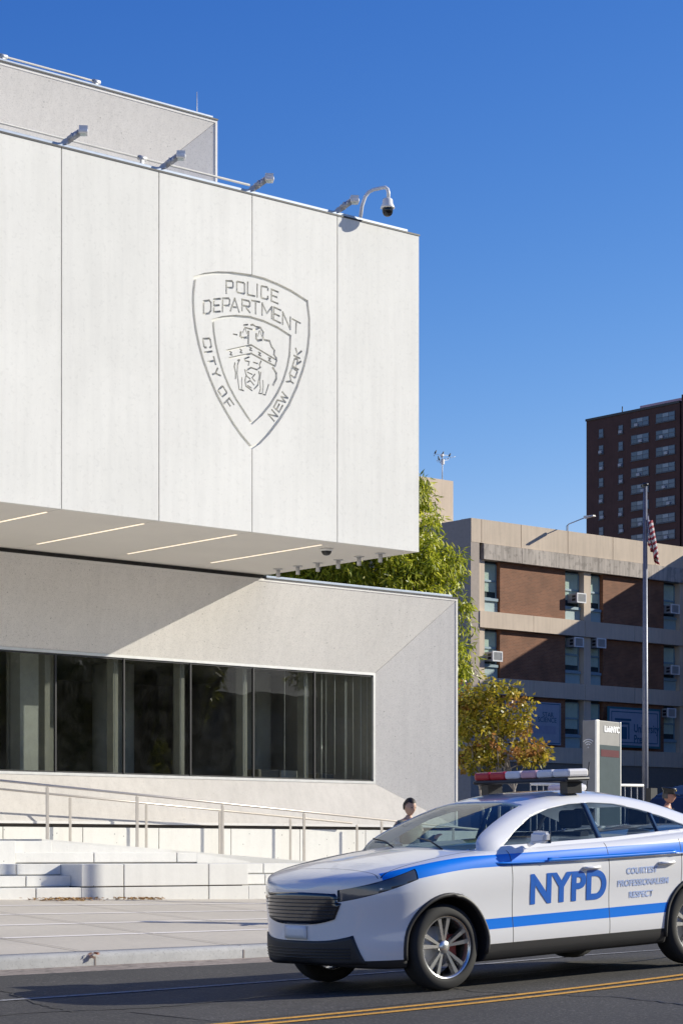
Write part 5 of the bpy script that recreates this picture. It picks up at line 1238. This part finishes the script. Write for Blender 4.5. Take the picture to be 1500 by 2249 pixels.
for s_ in (-1, 1):
    b = MB(); b.box(.30, .34, s_ * .60, s_ * .82, .905, .915); b.build('running_light', M['whitep'], pc, world=False)
front_patch('number_plate', M['whitep'], lambda u: .485, lambda u: .60, lambda v: .155, .012, pc, 6, 3)
for k in range(4): front_patch('intake_slat', M['black'], lambda u: .322 + .026 * k, lambda u: .330 + .026 * k, lambda v: .60, .014, pc, 30, 1)
for k in range(6): front_patch('grille_bar', M['black'], lambda u: .665 + .032 * k, lambda u: .673 + .032 * k, lambda v: .46 + .016 * k, .012, pc, 24, 1)
for s_ in (-1, 1):
    for q_ in ((.20, .66), (.27, .76), (.36, .84)):
        b = MB(); b.ball((q_[0] + .035, s_ * (q_[1] - .035), .888), (.03, .035, .026), 12); b.build('projector_lamp', plain('lamp_clear', (.6, .62, .65), .1), pc, world=False)
for s_, yy_ in ((-1, -.55), (1, .1)):
    b = MB(); b.tube([(1.22, yy_, 1.205), (1.34, yy_ + .3, 1.275), (1.40, yy_ + .55, 1.30)], .008, 6); b.build('wiper', M['black'], pc, world=False)
# greenhouse
zg = [(1.12, 1.17), (1.35, 1.285), (1.7, 1.45), (2.0, 1.565), (2.25, 1.63), (2.55, 1.675), (2.9, 1.69), (3.3, 1.665), (3.7, 1.595), (4.1, 1.47), (4.45, 1.33), (4.7, 1.22)]
def gy(z): return .905 - .60 * (z - 1.15)
def gmul(x):
    v = 1.0
    if x < 1.62: v *= max(0, 1 - (1 - (x - 1.12) / .5) ** 2.2) ** (1 / 2.2)
    if x > 4.2: v *= max(0, 1 - ((x - 4.2) / .5) ** 2.4) ** (1 / 2.4)
    return v
def green_sec(x):
    z = crv(zg, x); m = max(.03, gmul(x)); ze = z - .065; zz = max(1.10, ze - .055)
    pts = [(0, 1.08), (gy(1.08) * m * .95, 1.08), (gy(1.10) * m, 1.09), (gy((zz + 1.1) / 2) * m, (zz + 1.1) / 2), (gy(zz) * m, zz), ((gy(ze) - .045) * m, max(1.105, ze + .012)), ((gy(ze) - .17) * m, z - .024), (.32 * m, z - .004), (0, z)]
    return cr_loop(pts, 7)
xs_ = [1.121, 1.125, 1.135, 1.15, 1.17, 1.2, 1.23]; x = 1.26
while x < 4.55: xs_.append(x); x += .045
xs_ += [4.58, 4.62, 4.65, 4.67, 4.685, 4.694, 4.699]
bm = loft(xs_, green_sec)
DLO = [(1.66, 1.222), (1.86, 1.34), (2.12, 1.462), (2.38, 1.528), (2.65, 1.562), (2.92, 1.568), (3.2, 1.548), (3.5, 1.485), (3.8, 1.395), (4.0, 1.315), (3.96, 1.285), (3.0, 1.243), (2.2, 1.228)]
for (x0, z0), (x1, z1) in zip(DLO, DLO[1:] + DLO[:1]): cutplane(bm, (x0, 0, z0), (z1 - z0, 0, -(x1 - x0)))
for c_ in (2.815, 2.875, 3.60, 3.64, 2.12, 1.30, 3.95, 4.5, 1.98): cutplane(bm, (c_, 0, 0), (1, 0, 0))
for s_ in (-1, 1):
    cutplane(bm, (0, s_ * (gy(1.15) - .075), 1.15), (0, s_, .60)); cutplane(bm, (0, s_ * .5, 0), (0, 1, 0))
bm.normal_update()
sidef = lambda f_, s_: s_ * f_.normal.y > .45 and s_ * mid(f_).y > .3
wn = []
for s_ in (-1, 1):
    for a, c in ((1.5, 2.815), (2.875, 3.60), (3.64, 4.1)):
        wn.append(extract(bm, lambda f_: sidef(f_, s_) and a < mid(f_).x < c and inside(DLO, mid(f_).x, mid(f_).z)))
insidey = lambda c_: abs(c_.y) < gy(c_.z) - .075
wsf = extract(bm, lambda f_: 1.30 > 0 and mid(f_).x < 2.12 and f_.normal.z > .2 and f_.normal.x < -.2 and insidey(mid(f_)) and mid(f_).z > 1.19)
rwf = extract(bm, lambda f_: 3.95 < mid(f_).x < 4.5 and f_.normal.z > .2 and insidey(mid(f_)))
bot = extract(bm, lambda f_: f_.normal.z < -.9); bot.free()
for f_ in bm.faces:
    c_ = mid(f_)
    if abs(f_.normal.y) > .45 and inside(DLO, c_.x, c_.z): f_.material_index = 1
rf = to_part(bm, 'roof', [M['paint'], glossblack], pc, thick=.02)
for q in wn: to_part(q, 'side_window', M['carglass'], pc, push=-.006)
to_part(wsf, 'windscreen', M['windscreen'], pc, push=-.004); to_part(rwf, 'rear_window', M['carglass'], pc, push=-.004)
# black trim under the windows
b = MB(); pts = [(x0, -gy(z0) + .006, z0 - .006) for x0, z0 in ((1.66, 1.222), (2.2, 1.228), (3.0, 1.243), (3.96, 1.285))]; b.tube(pts, .009, 6)
b.tube([(p[0], -p[1], p[2]) for p in pts], .009, 6); b.build('window_trim', glossblack, pc, world=False)
# wheels
def tyre_wheel(wx, s_):
    c_ = (wx, s_ * (CW - .045), WRAD); ax_ = (0, s_, 0)
    b = MB(); b.lathe([(.262, -.03), (.27, -.005), (.30, .0), (.345, -.008), (.367, -.03), (.375, -.06), (.375, -.17), (.367, -.205), (.34, -.225), (.262, -.21)], c_, ax_, seg=56); w_ = b.build('wheel', M['rubber'], pc, world=False)
    b = MB(); b.lathe([(.262, -.03), (.262, -.21), (.25, -.21), (.25, -.03), (.256, -.012), (.270, -.008)], c_, ax_, seg=48)
    b.lathe([(0, -.035), (.05, -.035), (.062, -.05), (.062, -.1)], c_, ax_, seg=24)
    for k in range(5):
        a0 = 2 * math.pi * k / 5 + .35
        for da in (-.20, .20):
            def pt(r, a, h): return Vector((wx + r * math.cos(a), c_[1] + s_ * h, WRAD + r * math.sin(a)))
            wd0, wd1 = .42, .075
            p = [pt(.045, a0 + da * .6 - .25, -.09), pt(.045, a0 + da * .6 + .25, -.09), pt(.258, a0 + da + wd1, -.075), pt(.258, a0 + da - wd1, -.075),
                 pt(.05, a0 + da * .6 - .22, -.045), pt(.05, a0 + da * .6 + .22, -.045), pt(.258, a0 + da + wd1, -.022), pt(.258, a0 + da - wd1, -.022)]
            b.hexa([tuple(v) for v in p])
    b.build('rim', M['wheelm'], w_, world=False)
    b = MB(); b.lathe([(0, -.15), (.18, -.15), (.18, -.17), (0, -.17)], c_, ax_, seg=32); b.build('brake_disc', M['galv'], w_, world=False)
    b = MB(); b.box(wx + .08, wx + .2, c_[1] - s_ * .12, c_[1] - s_ * .18, WRAD - .1, WRAD + .1, bev=.01); b.build('brake_caliper', plain('brake_glow_red', (.25, .05, .04), .5), w_, world=False)  # red colour stands for brake light caught inside the wheel
for wx in (FWX, RWX):
    for s_ in (-1, 1): tyre_wheel(wx, s_)
# black wheel arch lips following the shell
for wx in (FWX, RWX):
    for s_ in (-1, 1):
        b = MB(); pts = []
        for k in range(33):
            a = R(-12) + R(204) * k / 32; px_ = wx + .442 * math.cos(a); pz_ = WRAD + .01 + .442 * math.sin(a)
            hit = bvh.ray_cast(Vector((px_ + .012 * math.cos(a), s_ * 2, pz_ + .012 * math.sin(a))), Vector((0, -s_, 0)))[0]
            if hit is not None and pz_ > .25: pts.append((px_, hit.y + s_ * .0, pz_))
        b.tube(pts, .02, 8); b.build('wheel_arch_trim', M['clad'], pc, world=False)
# mirrors, handles
for s_ in (-1, 1):
    b = MB(); b.hexa([(1.87, s_ * .965, 1.225), (1.99, s_ * .965, 1.225), (1.99, s_ * 1.13, 1.235), (1.91, s_ * 1.12, 1.235), (1.88, s_ * .965, 1.335), (1.99, s_ * .965, 1.345), (1.99, s_ * 1.14, 1.33), (1.92, s_ * 1.13, 1.325)]); bmesh.ops.bevel(b.bm, geom=b.bm.edges[:], offset=.022, segments=3, affect='EDGES'); b.tube([(1.93, s_ * .9, 1.215), (1.92, s_ * 1.0, 1.25)], .022, 8); mr_ = b.build('door_mirror', M['paint'], pc, world=False)
    b = MB(); b.box(1.985, 1.999, s_ * .97, s_ * 1.12, 1.225, 1.325, bev=.01); b.build('mirror_glass', M['tglass'], mr_, world=False)
    for hx in (2.62, 3.58):
        hit = bvh.ray_cast(Vector((hx, s_ * 2, .98)), Vector((0, -s_, 0)))[0]
        b = MB(); b.tube([(hx - .1, hit.y + s_ * .002, .98), (hx - .08, hit.y + s_ * .028, .98), (hx + .08, hit.y + s_ * .028, .98), (hx + .1, hit.y + s_ * .002, .98)], .014, 8); b.build('door_handle', M['paint'], pc, world=False)
# tail lights
for s_ in (-1, 1):
    b = MB(); b.box(4.60, 4.86, s_ * .45, s_ * .80, .98, 1.10, bev=.03); b.build('tail_light', plain('tail_red', (.4, .02, .02), .2), pc, world=False)
# interior
b = MB(); b.box(1.35, 1.75, -.78, .78, .95, 1.19, bev=.05); b.build('dashboard', M['seat'], pc, world=False)
for sx_, sy_ in ((2.55, -.38), (2.55, .38), (3.45, -.38), (3.45, .38)):
    b = MB(); b.box(sx_ - .25, sx_ + .25, sy_ - .25, sy_ + .25, .6, .75, bev=.05); b.hexa([(sx_ + .15, sy_ - .24, .7), (sx_ + .3, sy_ - .24, .7), (sx_ + .3, sy_ + .24, .7), (sx_ + .15, sy_ + .24, .7), (sx_ + .32, sy_ - .2, 1.3), (sx_ + .42, sy_ - .2, 1.3), (sx_ + .42, sy_ + .2, 1.3), (sx_ + .32, sy_ + .2, 1.3)]); b.box(sx_ + .33, sx_ + .43, sy_ - .12, sy_ + .12, 1.33, 1.5, bev=.03); b.build('seat', M['seat'], pc, world=False)
b = MB(); pts = [(1.95 + .07 * math.cos(a), -.38 + .18 * math.sin(a), 1.1 + .17 * math.cos(a)) for a in [2 * math.pi * k / 24 for k in range(25)]]; b.tube(pts, .014, 6); b.build('steering_wheel', M['black'], pc, world=False)
# light bar
red = plain('red_lens', (.42, .03, .04), .15, emit=.05); clr = plain('clear_lens', (.78, .76, .76), .15); pnk = plain('pink_lens', (.74, .42, .44), .15)
b = MB(); b.box(2.64, 2.94, -.66, .66, 1.765, 1.805, bev=.02); lb = b.build('light_bar', M['black'], pc, world=False)
b = MB()
for s_ in (-1, 1): b.box(2.70, 2.88, s_ * .50, s_ * .60, 1.655, 1.767)
b.build('mounting_foot', M['black'], lb, world=False)
seg = [(-.66, -.44, clr), (-.435, -.22, clr), (-.215, .0, pnk), (.005, .22, clr), (.225, .44, red), (.445, .66, red)]
for a, c, m in seg:
    b = MB(); b.box(2.66, 2.92, a, c, 1.806, 1.882, bev=.022); b.build('lens', m, lb, world=False)
b = MB(); b.box(3.15, 3.37, -.17, .17, 1.67, 1.74, bev=.03); b.build('roof_sensor', clr, pc, world=False)
b = MB(); b.tube([(3.6, .1, 1.6), (3.66, .1, 1.95)], .006, 6); b.lathe([(0, 0), (.03, 0), (.02, .03)], (3.6, .1, 1.6)); b.build('antenna', M['black'], pc, world=False)
# door lettering laid onto the shell
bl = plain('lettering_blue', (.01, .13, .55), .35, coat=.6); pb = plain('lettering_pale_blue', (.42, .52, .78), .35)
def decal(o):
    for v in o.data.vertices:
        hit = bvh.ray_cast(Vector((v.co.x, -2, v.co.z)), Vector((0, 1, 0)))[0]
        if hit is not None: v.co.y = hit.y - .004
def subdiv(o, n=2):
    bm = bmesh.new(); bm.from_mesh(o.data); bmesh.ops.triangulate(bm, faces=bm.faces)
    bmesh.ops.subdivide_edges(bm, edges=[e for e in bm.edges if e.calc_length() > .05], cuts=n); bm.to_mesh(o.data); bm.free()
for s, sz, x, z, m in (('NYPD', .36, 1.86, .70, bl), ('COURTESY', .08, 3.06, .90, pb), ('PROFESSIONALISM', .08, 2.95, .79, pb), ('RESPECT', .08, 3.1, .68, pb)):
    o = text_mesh(s, sz, Vector((x, -1, z)), FACING, 'door_lettering', m, pc, world=False, bold=.012 if sz > .2 else .002, ext=0); subdiv(o); decal(o)
# off-frame posts whose long shadows reach the steps
for nm_, lb_, p_, hh, r_ in (('lamp_post', 'plain steel lamp post on the pavement beyond the right edge', (28.45, 22.0), 9.0, .07), ('sign_post', 'thin sign post by the kerb beyond the right edge', (26.2, 20.6), 3.2, .03)):
    z_ = walk_z(*p_); t = thing(nm_, lb_, nm_.replace('_', ' '), (p_[0], p_[1], z_))
    b = MB(); b.tube([(p_[0], p_[1], z_ - .05), (p_[0], p_[1], z_ + hh)], [r_, r_ * .8], 14); b.lathe([(r_ * 2, 0), (r_ * 2, .03), (r_ * 1.1, .15)], (p_[0], p_[1], z_)); b.build('pole', M['galv'], t)
    if hh > 5: b = MB(); b.tube([(p_[0], p_[1], z_ + hh - .1), (p_[0] - .2, p_[1] - 1.0, z_ + hh + .4), (p_[0] - .3, p_[1] - 2.2, z_ + hh + .5)], .05, 8); b.box(p_[0] - .45, p_[0] - .15, p_[1] - 2.8, p_[1] - 2.1, z_ + hh + .42, z_ + hh + .56, bev=.03); b.build('lamp_arm', M['galv'], t)
    else: b = MB(); b.box(p_[0] - .15, p_[0] + .15, p_[1] - .045, p_[1] - .035, z_ + hh - .5, z_ + hh - .05); b.build('sign_plate', M['whitep'], t)
